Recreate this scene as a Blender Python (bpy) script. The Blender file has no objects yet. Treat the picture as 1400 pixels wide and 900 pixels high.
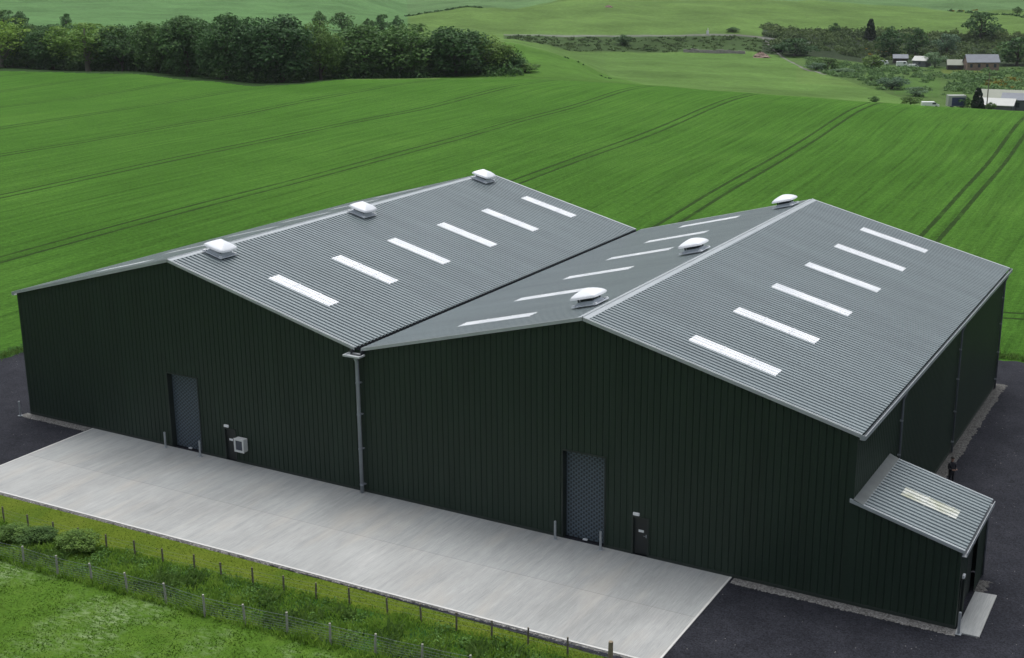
import bpy, math, random
import numpy as np
from mathutils import Vector, Matrix

random.seed(7)
rng = np.random.default_rng(7)
scene = bpy.context.scene
C = scene.collection
R = math.radians

# ------------------------------------------------------------------ camera (solved from the building's corners)
CAM = np.array([67.570, -53.652, 28.212])
YAW, PIT, ROL, FPX = -0.5245, -0.2761, -0.0088, 1769.31
FW = np.array([math.cos(PIT) * math.sin(YAW), math.cos(PIT) * math.cos(YAW), math.sin(PIT)])
_r = np.array([math.cos(YAW), -math.sin(YAW), 0.0])
_u = np.cross(_r, FW)
RT = math.cos(ROL) * _r + math.sin(ROL) * _u
UP = np.cross(RT, FW)


def ray(px, py):
    d = FW + RT * (px - 700) / FPX - UP * (py - 450) / FPX
    return d / math.hypot(d[0], d[1])          # one metre of ground distance


def ground(px, py, z=0.0):
    d = ray(px, py)
    t = (z - CAM[2]) / d[2]
    p = CAM + d * t
    return p


def azim(px, py=80.0):
    d = ray(px, py)
    return math.atan2(d[0], d[1])


def zrow(px, row, dist):
    return CAM[2] + dist * ray(px, row)[2]


# ------------------------------------------------------------------ helpers
def tag(o, label=None, cat=None, group=None, kind=None):
    if label: o['label'] = label
    if cat: o['category'] = cat
    if group: o['group'] = group
    if kind: o['kind'] = kind
    return o


def empty(name, loc, rz=0.0):
    o = bpy.data.objects.new(name, None)
    o.empty_display_size = 0.3
    C.objects.link(o)
    o.location = loc
    o.rotation_euler = (0, 0, rz)
    return o


class MB:
    """collects quads / polygons and links them as one mesh object"""
    def __init__(self):
        self.v, self.f, self.m = [], [], []

    def poly(self, pts, mi=0):
        b = len(self.v)
        self.v += [tuple(p) for p in pts]
        self.f.append(tuple(range(b, b + len(pts))))
        self.m.append(mi)

    def box(self, x0, x1, y0, y1, z0, z1, mi=0):
        b = len(self.v)
        self.v += [(x0, y0, z0), (x1, y0, z0), (x1, y1, z0), (x0, y1, z0), (x0, y0, z1), (x1, y0, z1), (x1, y1, z1), (x0, y1, z1)]
        for q in ((3, 2, 1, 0), (4, 5, 6, 7), (0, 1, 5, 4), (1, 2, 6, 5), (2, 3, 7, 6), (3, 0, 4, 7)):
            self.f.append(tuple(b + i for i in q)); self.m.append(mi)

    def hexa(self, p, mi=0):                       # eight corners, bottom four then top four
        b = len(self.v)
        self.v += [tuple(q) for q in p]
        for q in ((3, 2, 1, 0), (4, 5, 6, 7), (0, 1, 5, 4), (1, 2, 6, 5), (2, 3, 7, 6), (3, 0, 4, 7)):
            self.f.append(tuple(b + i for i in q)); self.m.append(mi)

    def bar(self, a, b, w, h, up=(0, 0, 1), mi=0):    # box beam from a to b
        a, b, up = Vector(a), Vector(b), Vector(up)
        d = (b - a).normalized()
        s = d.cross(up).normalized() * (w / 2)
        n = s.cross(d).normalized() * (h / 2)
        self.hexa([a - s - n, a + s - n, b + s - n, b - s - n, a - s + n, a + s + n, b + s + n, b - s + n], mi)

    def tube(self, pts, r, n=10, mi=0, caps=True):
        pts = [Vector(p) for p in pts]
        rs = r if isinstance(r, (list, tuple)) else [r] * len(pts)
        b = len(self.v)
        for i, p in enumerate(pts):
            d = (pts[min(i + 1, len(pts) - 1)] - pts[max(i - 1, 0)]).normalized()
            ref = Vector((0, 0, 1)) if abs(d.z) < 0.9 else Vector((1, 0, 0))
            s = d.cross(ref).normalized(); t = s.cross(d).normalized()
            for k in range(n):
                a = 2 * math.pi * k / n
                self.v.append(tuple(p + s * (rs[i] * math.cos(a)) + t * (rs[i] * math.sin(a))))
        for i in range(len(pts) - 1):
            for k in range(n):
                k2 = (k + 1) % n
                self.f.append((b + i * n + k, b + i * n + k2, b + (i + 1) * n + k2, b + (i + 1) * n + k)); self.m.append(mi)
        if caps:
            self.f.append(tuple(b + k for k in range(n))[::-1]); self.m.append(mi)
            e = b + (len(pts) - 1) * n
            self.f.append(tuple(e + k for k in range(n))); self.m.append(mi)

    def mesh(self, name, mats):
        me = bpy.data.meshes.new(name)
        me.from_pydata(self.v, [], self.f)
        if not isinstance(mats, (list, tuple)): mats = [mats]
        for mm in mats: me.materials.append(mm)
        if len(mats) > 1: me.polygons.foreach_set('material_index', self.m)
        me.update()
        return me

    def build(self, name, mats, parent=None, smooth=False, bevel=0, loc=None):
        o = bpy.data.objects.new(name, self.mesh(name, mats))
        C.objects.link(o)
        if smooth: o.data.polygons.foreach_set('use_smooth', [True] * len(o.data.polygons))
        if bevel:
            md = o.modifiers.new('bevel', 'BEVEL'); md.width = bevel; md.segments = 2; md.limit_method = 'ANGLE'
        if parent is not None:
            o.parent = parent
            if loc is None:
                w = Vector((0, 0, 0)); p = parent
                while p is not None:
                    w += Vector(p.location); p = p.parent
                o.location = -w                         # vertices are in world space
        if loc is not None: o.location = loc
        return o


def np_mesh(name, verts, faces, mats, smooth=False):
    """verts (N,3), faces (M,k) arrays"""
    me = bpy.data.meshes.new(name)
    k = faces.shape[1]
    me.vertices.add(len(verts)); me.vertices.foreach_set('co', np.ascontiguousarray(verts, dtype=np.float32).ravel())
    me.loops.add(faces.size); me.loops.foreach_set('vertex_index', np.ascontiguousarray(faces, dtype=np.int32).ravel())
    me.polygons.add(len(faces)); me.polygons.foreach_set('loop_start', np.arange(0, faces.size, k, dtype=np.int32))
    if not isinstance(mats, (list, tuple)): mats = [mats]
    for mm in mats: me.materials.append(mm)
    me.update(calc_edges=True)
    if smooth: me.polygons.foreach_set('use_smooth', np.ones(len(faces), dtype=bool))
    me.validate()
    return me


def np_obj(name, me, parent=None):
    o = bpy.data.objects.new(name, me); C.objects.link(o)
    if parent is not None: o.parent = parent
    return o


# ------------------------------------------------------------------ materials
class NT:
    def __init__(self, name):
        self.mat = bpy.data.materials.new(name); self.mat.use_nodes = True
        self.t = self.mat.node_tree; self.n = self.t.nodes
        self.b = self.n['Principled BSDF']
        self.co = self.n.new('ShaderNodeTexCoord').outputs['Object']

    def link(self, a, b): self.t.links.new(a, b)

    def world(self):
        return self.n.new('ShaderNodeNewGeometry').outputs['Position']

    def noise(self, vec, scale, detail=4, rough=0.55, sc3=None, rot=None):
        if sc3 is not None or rot is not None:
            m = self.n.new('ShaderNodeMapping'); self.link(vec, m.inputs['Vector'])
            if rot is not None: m.inputs['Rotation'].default_value = rot
            if sc3 is not None: m.inputs['Scale'].default_value = sc3
            vec = m.outputs[0]
        t = self.n.new('ShaderNodeTexNoise'); self.link(vec, t.inputs['Vector'])
        t.inputs['Scale'].default_value = scale; t.inputs['Detail'].default_value = detail; t.inputs['Roughness'].default_value = rough
        return t.outputs[0]

    def ramp(self, fac, stops):
        r = self.n.new('ShaderNodeValToRGB'); self.link(fac, r.inputs[0])
        e = r.color_ramp.elements
        while len(e) < len(stops): e.new(0.5)
        for el, (p, c) in zip(e, stops):
            el.position = p
            el.color = (c[0], c[1], c[2], 1) if isinstance(c, (tuple, list)) else (c, c, c, 1)
        return r.outputs[0]

    def mix(self, fac, a, b, mode='MIX'):
        m = self.n.new('ShaderNodeMix'); m.data_type = 'RGBA'; m.blend_type = mode
        for s, v in ((0, fac), (6, a), (7, b)):
            if hasattr(v, 'node'): self.link(v, m.inputs[s])
            elif isinstance(v, (int, float)): m.inputs[s].default_value = v if s == 0 else (v, v, v, 1)
            else: m.inputs[s].default_value = (v[0], v[1], v[2], 1)
        return m.outputs[2]

    def math(self, op, a, b=None, c=None):
        m = self.n.new('ShaderNodeMath'); m.operation = op
        for i, v in enumerate((a, b, c)):
            if v is None: continue
            if hasattr(v, 'node'): self.link(v, m.inputs[i])
            else: m.inputs[i].default_value = v
        return m.outputs[0]

    def bump(self, h, strength=0.3, dist=0.05):
        b = self.n.new('ShaderNodeBump'); self.link(h, b.inputs['Height'])
        b.inputs['Strength'].default_value = strength; b.inputs['Distance'].default_value = dist
        self.link(b.outputs[0], self.b.inputs['Normal'])

    def leafy(self, col, amt):
        # thin leaves let part of the light through
        tr = self.n.new('ShaderNodeBsdfTranslucent'); self.link(col, tr.inputs['Color'])
        mx = self.n.new('ShaderNodeMixShader'); mx.inputs[0].default_value = amt
        self.link(self.b.outputs[0], mx.inputs[1]); self.link(tr.outputs[0], mx.inputs[2])
        self.link(mx.outputs[0], self.n['Material Output'].inputs['Surface'])

    def done(self, col, rough=0.7, spec=0.5, metal=0.0):
        if hasattr(col, 'node'): self.link(col, self.b.inputs['Base Color'])
        else: self.b.inputs['Base Color'].default_value = (col[0], col[1], col[2], 1)
        if hasattr(rough, 'node'): self.link(rough, self.b.inputs['Roughness'])
        else: self.b.inputs['Roughness'].default_value = rough
        self.b.inputs['Specular IOR Level'].default_value = spec
        self.b.inputs['Metallic'].default_value = metal
        return self.mat


def simple(name, col, rough=0.6, var=0.15, scale=3.0, spec=0.5, metal=0.0, bump=0.0, sc3=None):
    n = NT(name)
    f = n.noise(n.world(), scale, 5, 0.6, sc3=sc3)
    c = n.ramp(f, [(0.25, tuple(x * (1 - var) for x in col)), (0.75, tuple(min(1, x * (1 + var)) for x in col))])
    if bump: n.bump(n.noise(n.world(), scale * 4, 4), bump, 0.02)
    return n.done(c, rough, spec, metal)


M = {}
M['wall'] = simple('green_cladding', (0.0155, 0.031, 0.0205), 0.55, 0.16, 0.6, 0.35, sc3=(1.5, 1.5, 0.25))
M['side_wall'] = M['wall']
M['plinth'] = simple('wall_drip', (0.02, 0.03, 0.024), 0.6, 0.1, 2)


def roof_mat(name, col):
    n = NT(name)
    w = n.world()
    f = n.noise(w, 0.35, 5, 0.6, sc3=(0.35, 2.2, 1))
    c = n.ramp(f, [(0.3, tuple(x * 0.88 for x in col)), (0.7, tuple(x * 1.1 for x in col))])
    g = n.noise(w, 14, 3, 0.6)
    c = n.mix(0.25, c, n.ramp(g, [(0.3, 0.12), (0.7, 0.55)]), 'OVERLAY')
    return n.done(c, 0.32, 0.75, 0.0)


M['roof'] = roof_mat('grey_roof_sheet', (0.208, 0.25, 0.258))
M['trim'] = simple('pale_trim', (0.42, 0.45, 0.46), 0.4, 0.1, 1.2)
M['ridge'] = simple('ridge_cap_sheet', (0.35, 0.385, 0.40), 0.42, 0.1, 0.8)
M['galv'] = simple('galvanised_steel', (0.36, 0.39, 0.41), 0.42, 0.18, 5, metal=0.35)
M['pipe'] = simple('grey_pipe', (0.29, 0.32, 0.36), 0.45, 0.12, 2)
M['dark_pipe'] = simple('dark_grey_pipe', (0.15, 0.165, 0.19), 0.45, 0.12, 2)
M['gutter'] = simple('gutter_steel', (0.34, 0.37, 0.385), 0.45, 0.1, 2)
M['gutter_dark'] = simple('gutter_lining', (0.03, 0.035, 0.042), 0.6, 0.15, 2)
M['door'] = simple('dark_steel_door', (0.013, 0.017, 0.018), 0.45, 0.12, 2)
M['frame'] = simple('door_frame', (0.019, 0.028, 0.024), 0.5, 0.1, 2)
M['shutter'] = simple('shutter_slat', (0.0978, 0.1320, 0.1620), 0.4, 0.12, 3)
M['shutter_dark'] = simple('shutter_gap', (0.028, 0.038, 0.047), 0.5, 0.1, 3)
M['white'] = simple('white_plastic', (0.78, 0.8, 0.81), 0.35, 0.03, 2)
M['cab'] = simple('cabinet_white', (0.6, 0.62, 0.61), 0.4, 0.05, 2)
M['glass'] = simple('dark_glazing', (0.055, 0.065, 0.085), 0.12, 0.1, 1)
M['rooflight'] = None
n = NT('rooflight_sheet')
n.b.inputs['Subsurface Weight'].default_value = 0.0
M['rooflight'] = n.done(n.ramp(n.noise(n.world(), 0.9, 4), [(0.3, (0.68, 0.71, 0.73)), (0.7, (0.82, 0.84, 0.85))]), 0.3, 0.5)
n = NT('aged_rooflight')
M['rooflight_old'] = n.done(n.ramp(n.noise(n.world(), 1.3, 4), [(0.3, (0.42, 0.44, 0.33)), (0.6, (0.64, 0.66, 0.62))]), 0.3, 0.5)
M['vent'] = simple('vent_white', (0.74, 0.77, 0.8), 0.35, 0.04, 1)
M['vent_grey'] = simple('vent_flashing', (0.55, 0.59, 0.63), 0.4, 0.08, 1.5)
M['vent_dark'] = simple('vent_throat', (0.05, 0.06, 0.07), 0.6, 0.1, 2)
M['wood'] = simple('weathered_post', (0.13, 0.115, 0.085), 0.85, 0.3, 9, bump=0.3)
M['pale_post'] = simple('pale_post', (0.33, 0.33, 0.28), 0.8, 0.2, 9, bump=0.2)
M['wire'] = simple('fence_wire', (0.22, 0.25, 0.26), 0.5, 0.1, 3, metal=0.4)
M['bark'] = simple('bark', (0.075, 0.065, 0.05), 0.9, 0.3, 4, bump=0.4)
M['pale_bark'] = simple('pale_bark', (0.2, 0.19, 0.15), 0.9, 0.25, 4, bump=0.3)
M['brick'] = simple('brick_wall', (0.26, 0.185, 0.155), 0.85, 0.25, 0.8)
M['slate'] = simple('slate_roof', (0.14, 0.16, 0.19), 0.6, 0.15, 0.5)
M['pale_roof'] = simple('pale_green_sheet', (0.19, 0.215, 0.16), 0.55, 0.12, 0.3)
M['white_roof'] = simple('white_sheet', (0.4000, 0.4160, 0.3920), 0.5, 0.08, 0.3)
M['shed'] = simple('shed_cladding', (0.12, 0.13, 0.14), 0.6, 0.2, 0.5)
M['timber'] = simple('dark_timber', (0.05, 0.045, 0.04), 0.8, 0.2, 0.6)
M['blue'] = simple('dark_blue_panel', (0.035, 0.05, 0.13), 0.4, 0.1, 1)
M['tyre'] = simple('tyre_rubber', (0.02, 0.02, 0.02), 0.8, 0.1, 5)
M['stone'] = simple('rubble_stone', (0.24, 0.17, 0.14), 0.95, 0.35, 1.2, bump=0.5)
M['wallstone'] = simple('wall_stone', (0.30, 0.27, 0.27), 0.9, 0.35, 0.9, bump=0.5)
M['cloth'] = simple('dark_clothing', (0.012, 0.013, 0.018), 0.85, 0.2, 20)
M['skin'] = simple('skin', (0.36, 0.22, 0.16), 0.55, 0.08, 20)
M['hair'] = simple('dark_hair', (0.015, 0.012, 0.01), 0.6, 0.2, 30)
M['shoe'] = simple('black_shoe', (0.012, 0.012, 0.012), 0.5, 0.1, 20)


def slab_mat():
    n = NT('brushed_concrete')
    w = n.world()
    br = n.noise(w, 1.0, 5, 0.62, sc3=(2.6, 0.16, 1), rot=(0, 0, R(6)))      # brush strokes run away from the wall
    c = n.ramp(br, [(0.25, (0.29, 0.303, 0.296)), (0.5, (0.338, 0.348, 0.339)), (0.78, (0.392, 0.396, 0.383))])
    fine = n.noise(w, 6.0, 5, 0.75, sc3=(4.0, 0.16, 1), rot=(0, 0, R(4)))
    c = n.mix(0.35, c, n.ramp(fine, [(0.34, 0.28), (0.66, 0.70)]), 'OVERLAY')
    blot = n.noise(w, 0.17, 4, 0.6)
    c = n.mix(0.5, c, n.ramp(blot, [(0.35, 0.38), (0.65, 0.6)]), 'OVERLAY')
    warm = n.noise(w, 0.45, 3, 0.5, sc3=(1.6, 0.35, 1))
    c = n.mix(n.ramp(warm, [(0.52, 0.0), (0.72, 0.32)]), c, (0.47, 0.43, 0.37))
    # the strip along the wall is slightly darker and greyer
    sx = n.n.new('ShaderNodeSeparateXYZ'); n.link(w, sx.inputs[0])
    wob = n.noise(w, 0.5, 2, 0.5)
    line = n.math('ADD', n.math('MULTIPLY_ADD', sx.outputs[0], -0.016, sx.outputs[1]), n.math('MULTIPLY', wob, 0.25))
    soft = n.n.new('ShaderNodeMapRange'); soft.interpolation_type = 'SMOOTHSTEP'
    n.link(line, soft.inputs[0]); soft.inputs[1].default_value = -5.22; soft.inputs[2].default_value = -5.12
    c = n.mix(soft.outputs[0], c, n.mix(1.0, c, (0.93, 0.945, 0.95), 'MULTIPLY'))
    # construction joint along that strip's edge and saw cuts across
    jl = n.math('LESS_THAN', n.math('ABSOLUTE', n.math('ADD', sx.outputs[1], n.math('MULTIPLY_ADD', sx.outputs[0], -0.016, 5.3))), 0.025)
    xs_ = n.math('LESS_THAN', n.math('PINGPONG', n.math('ADD', sx.outputs[0], 1.6), 3.0), 0.012)
    c = n.mix(n.math('MAXIMUM', n.math('MULTIPLY', jl, 0.4), n.math('MULTIPLY', xs_, 0.15)), c, (0.16, 0.165, 0.16))
    n.bump(fine, 0.12, 0.01)
    return n.done(c, 0.75, 0.35)


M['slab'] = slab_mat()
M['kerb'] = simple('slab_edge', (0.52, 0.52, 0.5), 0.8, 0.1, 3)


def tarmac_mat():
    n = NT('tarmac')
    w = n.world()
    a = n.noise(w, 0.25, 5, 0.6)
    c = n.ramp(a, [(0.3, (0.019, 0.0205, 0.0265)), (0.7, (0.030, 0.0315, 0.039))])
    g = n.noise(w, 13, 5, 0.85)
    c = n.mix(0.9, c, n.ramp(g, [(0.36, 0.1), (0.64, 0.85)]), 'OVERLAY')
    b2 = n.noise(w, 0.9, 5, 0.7)
    c = n.mix(0.5, c, n.ramp(b2, [(0.32, 0.3), (0.68, 0.68)]), 'OVERLAY')
    v = n.n.new('ShaderNodeTexVoronoi'); n.link(w, v.inputs['Vector']); v.inputs['Scale'].default_value = 3.2
    sp = n.math('LESS_THAN', v.outputs['Distance'], 0.085)
    pick = n.noise(w, 0.9, 3)
    sp = n.math('MULTIPLY', sp, n.math('GREATER_THAN', pick, 0.52))
    c = n.mix(sp, c, (0.19, 0.19, 0.18))
    n.bump(g, 0.6, 0.03)
    return n.done(c, 0.95, 0.12)


M['tarmac'] = tarmac_mat()


def gravel_mat(name, k=1.0):
    n = NT(name)
    w = n.world()
    v = n.n.new('ShaderNodeTexVoronoi'); n.link(w, v.inputs['Vector']); v.inputs['Scale'].default_value = 16
    c = n.ramp(v.outputs['Color'], [(0.1, tuple(k * x for x in (0.10, 0.098, 0.09))), (0.5, tuple(k * x for x in (0.19, 0.187, 0.175))), (0.9, tuple(k * x for x in (0.33, 0.325, 0.31)))])
    n.bump(v.outputs['Distance'], 0.6, 0.04)
    return n.done(c, 0.9, 0.3)


M['gravel'] = gravel_mat('grey_gravel', 0.85)
M['gravel_dark'] = gravel_mat('dark_gravel', 0.45)


def grass_mat(name, dark, mid, light, scale=1.2, fine=9.0, bump=0.6, dry=None, dry_amt=0.0):
    n = NT(name)
    w = n.world()
    a = n.noise(w, scale, 6, 0.62)
    c = n.ramp(a, [(0.3, dark), (0.5, mid), (0.72, light)])
    f = n.noise(w, fine, 5, 0.7)
    c = n.mix(0.55, c, n.ramp(f, [(0.3, 0.22), (0.7, 0.75)]), 'OVERLAY')
    if dry is not None:
        d = n.noise(w, 0.22, 5, 0.65)
        d2 = n.noise(w, 2.2, 4, 0.6, sc3=(1, 2.6, 1), rot=(0, 0, R(-20)))
        amt = n.math('MULTIPLY', n.ramp(d, [(0.5, 0.0), (0.66, 1.0)]), n.ramp(d2, [(0.42, 0.0), (0.6, dry_amt)]))
        c = n.mix(amt, c, dry)
    n.bump(f, bump, 0.06)
    return n.done(c, 0.9, 0.06)


M['lawn'] = grass_mat('mown_grass', (0.05, 0.110, 0.012), (0.064, 0.132, 0.015), (0.086, 0.155, 0.022), 0.8, 7, 0.25, dry=(0.20, 0.27, 0.13), dry_amt=0.75)
M['verge'] = grass_mat('mossy_verge', (0.060, 0.108, 0.012), (0.088, 0.130, 0.013), (0.108, 0.146, 0.018), 0.35, 10, 0.4)
M['rough'] = grass_mat('rough_grass_soil', (0.02, 0.05, 0.012), (0.03, 0.085, 0.015), (0.05, 0.11, 0.02), 1.0, 8, 0.6)


def blade_mat(name, dark, mid, light, scale=0.9):
    n = NT(name)
    w = n.world()
    a = n.noise(w, scale, 4, 0.6)
    f = n.noise(w, 11, 2, 0.5)
    s = n.math('ADD', n.math('MULTIPLY', a, 0.6), n.math('MULTIPLY', f, 0.4))
    c = n.ramp(s, [(0.36, dark), (0.5, mid), (0.66, light)])
    n.b.inputs['Subsurface Weight'].default_value = 0.0
    n.leafy(c, 0.42)
    return n.done(c, 0.7, 0.12)


M['blade'] = blade_mat('long_grass_blades', (0.1135, 0.2184, 0.0349), (0.2042, 0.3567, 0.0495), (0.3175, 0.4659, 0.0874))
M['lawn_blade'] = blade_mat('lawn_blades', (0.065, 0.14, 0.014), (0.082, 0.165, 0.018), (0.12, 0.2, 0.03), 0.6)
M['verge_blade'] = blade_mat('verge_blades', (0.0528, 0.0980, 0.0143), (0.0836, 0.1254, 0.0176), (0.1100, 0.1470, 0.0242), 0.5)
M['nettle'] = blade_mat('nettle_leaves', (0.0688, 0.1320, 0.0312), (0.1125, 0.2040, 0.0456), (0.1750, 0.2760, 0.0720), 1.4)


def leaf_mat(name, dark, mid, light, scale=0.5):
    n = NT(name)
    w = n.world()
    a = n.noise(w, scale, 3, 0.6)
    f = n.noise(w, 3.0, 2, 0.6)
    s = n.math('ADD', n.math('MULTIPLY', a, 0.55), n.math('MULTIPLY', f, 0.45))
    c = n.ramp(s, [(0.36, dark), (0.5, mid), (0.66, light)])
    # every tree has its own tint
    oi = n.n.new('ShaderNodeObjectInfo')
    c = n.mix(1.0, c, n.ramp(oi.outputs['Random'], [(0.0, (0.74, 0.78, 0.8)), (0.5, (1.0, 1.0, 0.95)), (1.0, (1.35, 1.25, 1.0))]), 'MULTIPLY')
    n.leafy(c, 0.3)
    return n.done(c, 0.65, 0.15)


M['leaf_dark'] = leaf_mat('dark_leaves', (0.0372, 0.0869, 0.0329), (0.0644, 0.1417, 0.0472), (0.1216, 0.2254, 0.0715))
M['leaf_low'] = leaf_mat('low_bush_leaves', (0.0640, 0.1237, 0.0360), (0.1040, 0.1898, 0.0510), (0.1760, 0.2887, 0.0825), 1.2)
M['weed'] = leaf_mat('weed_leaves', (0.07, 0.15, 0.035), (0.11, 0.22, 0.05), (0.17, 0.30, 0.08), 0.9)
M['leaf_mid'] = leaf_mat('mid_leaves', (0.0560, 0.1131, 0.0350), (0.1008, 0.1856, 0.0504), (0.1610, 0.2610, 0.0700))
M['leaf_pale'] = leaf_mat('pale_leaves', (0.0918, 0.1750, 0.0338), (0.1620, 0.2870, 0.0520), (0.2376, 0.3920, 0.0780))
M['leaf_grey'] = leaf_mat('grey_green_leaves', (0.0840, 0.1487, 0.0924), (0.1428, 0.2363, 0.1344), (0.2100, 0.3237, 0.1764))
M['leaf_conifer'] = leaf_mat('conifer_leaves', (0.012, 0.026, 0.016), (0.02, 0.042, 0.024), (0.035, 0.062, 0.034))
M['scrub'] = leaf_mat('scrub_leaves', (0.0405, 0.0700, 0.0308), (0.0783, 0.1288, 0.0490), (0.1350, 0.1960, 0.0700), 0.06)
M['low_scrub'] = leaf_mat('valley_growth', (0.0840, 0.1631, 0.0612), (0.1428, 0.2538, 0.0875), (0.2184, 0.3444, 0.1313), 0.05)
M['bramble'] = leaf_mat('bramble_leaves', (0.0540, 0.0938, 0.0336), (0.0840, 0.1375, 0.0432), (0.1260, 0.1875, 0.0600), 0.08)
M['gorse'] = leaf_mat('gorse_flowers', (0.06, 0.08, 0.02), (0.22, 0.18, 0.03), (0.4, 0.28, 0.03), 0.3)


def crop_mat():
    n = NT('green_crop')
    w = n.world()
    sx = n.n.new('ShaderNodeSeparateXYZ'); n.link(w, sx.inputs[0])
    wob = n.noise(w, 0.008, 1, 0.4)
    ca, sa = math.cos(0.092), math.sin(0.092)
    u = n.math('ADD', n.math('MULTIPLY', sx.outputs[0], ca), n.math('MULTIPLY', sx.outputs[1], sa))   # across the drill rows
    # the rows fan out a little towards the right-hand side of the field
    fan = n.n.new('ShaderNodeClamp'); n.link(n.math('SUBTRACT', sx.outputs[0], 10.0), fan.inputs[0]); fan.inputs[1].default_value = 0.0; fan.inputs[2].default_value = 70.0
    u = n.math('SUBTRACT', u, n.math('MULTIPLY', n.math('MULTIPLY', fan.outputs[0], 0.0014), n.math('SUBTRACT', sx.outputs[1], 85.0)))
    u = n.math('ADD', u, n.math('MULTIPLY', n.math('SUBTRACT', wob, 0.5), 6.0))
    base = n.noise(w, 0.03, 5, 0.6)
    c = n.ramp(base, [(0.3, (0.050, 0.134, 0.0155)), (0.5, (0.061, 0.158, 0.020)), (0.72, (0.077, 0.183, 0.026))])
    # drill passes: long streaks along the rows
    cmb = n.n.new('ShaderNodeCombineXYZ'); n.link(u, cmb.inputs[0]); n.link(n.math('MULTIPLY', sx.outputs[1], 0.02), cmb.inputs[1])
    s1 = n.noise(cmb.outputs[0], 1.1, 5, 0.8)
    c = n.mix(0.55, c, n.ramp(s1, [(0.36, 0.27), (0.64, 0.68)]), 'OVERLAY')
    # faint gap every 4 m where passes meet
    m4 = n.math('PINGPONG', n.math('ADD', u, 1.1), 2.0)
    gap = n.math('MULTIPLY', n.math('LESS_THAN', m4, 0.17), n.ramp(n.noise(w, 0.11, 4, 0.7), [(0.42, 0.0), (0.62, 0.55)]))
    c = n.mix(gap, c, (0.027, 0.075, 0.010))
    f = n.noise(w, 2.6, 6, 0.85)
    c = n.mix(0.75, c, n.ramp(f, [(0.32, 0.22), (0.68, 0.78)]), 'OVERLAY')
    # tramlines: pairs of wheel tracks 28 m apart
    m = n.math('PINGPONG', n.math('ADD', u, 9.6), 14.0)           # triangle 0..14
    d = n.math('ABSOLUTE', n.math('SUBTRACT', m, 1.0))
    edge = n.math('ADD', 0.17, n.math('MULTIPLY', n.noise(w, 0.6, 3, 0.6), 0.22))
    t = n.math('LESS_THAN', d, edge)
    t = n.math('MULTIPLY', t, n.ramp(n.noise(w, 0.25, 3, 0.6), [(0.3, 0.55), (0.5, 1.0)]))
    # headland track parallel to the yard's back edge
    hv = n.math('SUBTRACT', sx.outputs[1], n.math('MULTIPLY', sx.outputs[0], 0.25))
    hd = n.math('ABSOLUTE', n.math('SUBTRACT', n.math('ABSOLUTE', n.math('SUBTRACT', hv, 42.9)), 0.95))
    ht = n.math('MULTIPLY', n.math('LESS_THAN', hd, 0.28), n.math('GREATER_THAN', sx.outputs[0], 40.0))
    t = n.math('MAXIMUM', t, ht)
    c = n.mix(n.math('MULTIPLY', t, 0.85), c, n.mix(f, (0.016, 0.042, 0.008), (0.034, 0.055, 0.018)))  # track colour: soil and green, with the shade inside the crop gaps painted in
    h = n.math('SUBTRACT', n.math('ADD', f, n.math('MULTIPLY', s1, 0.6)), n.math('MULTIPLY', t, 0.9))
    n.bump(h, 0.9, 0.3)
    return n.done(c, 0.9, 0.04)


M['crop'] = crop_mat()


def hills_mat():
    n = NT('pasture_hills')
    w = n.world()
    at = n.n.new('ShaderNodeAttribute'); at.attribute_name = 'land'
    c = at.outputs['Color']
    a = n.noise(w, 0.022, 7, 0.7)
    c = n.mix(0.75, c, n.ramp(a, [(0.32, 0.31), (0.68, 0.69)]), 'OVERLAY')
    f = n.noise(w, 0.5, 5, 0.75)
    c = n.mix(0.5, c, n.ramp(f, [(0.3, 0.28), (0.7, 0.7)]), 'OVERLAY')
    n.bump(f, 0.6, 0.8)
    return n.done(c, 0.95, 0.03)


M['hills'] = hills_mat()

# ------------------------------------------------------------------ terrain
NEAR = -0.12
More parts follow.
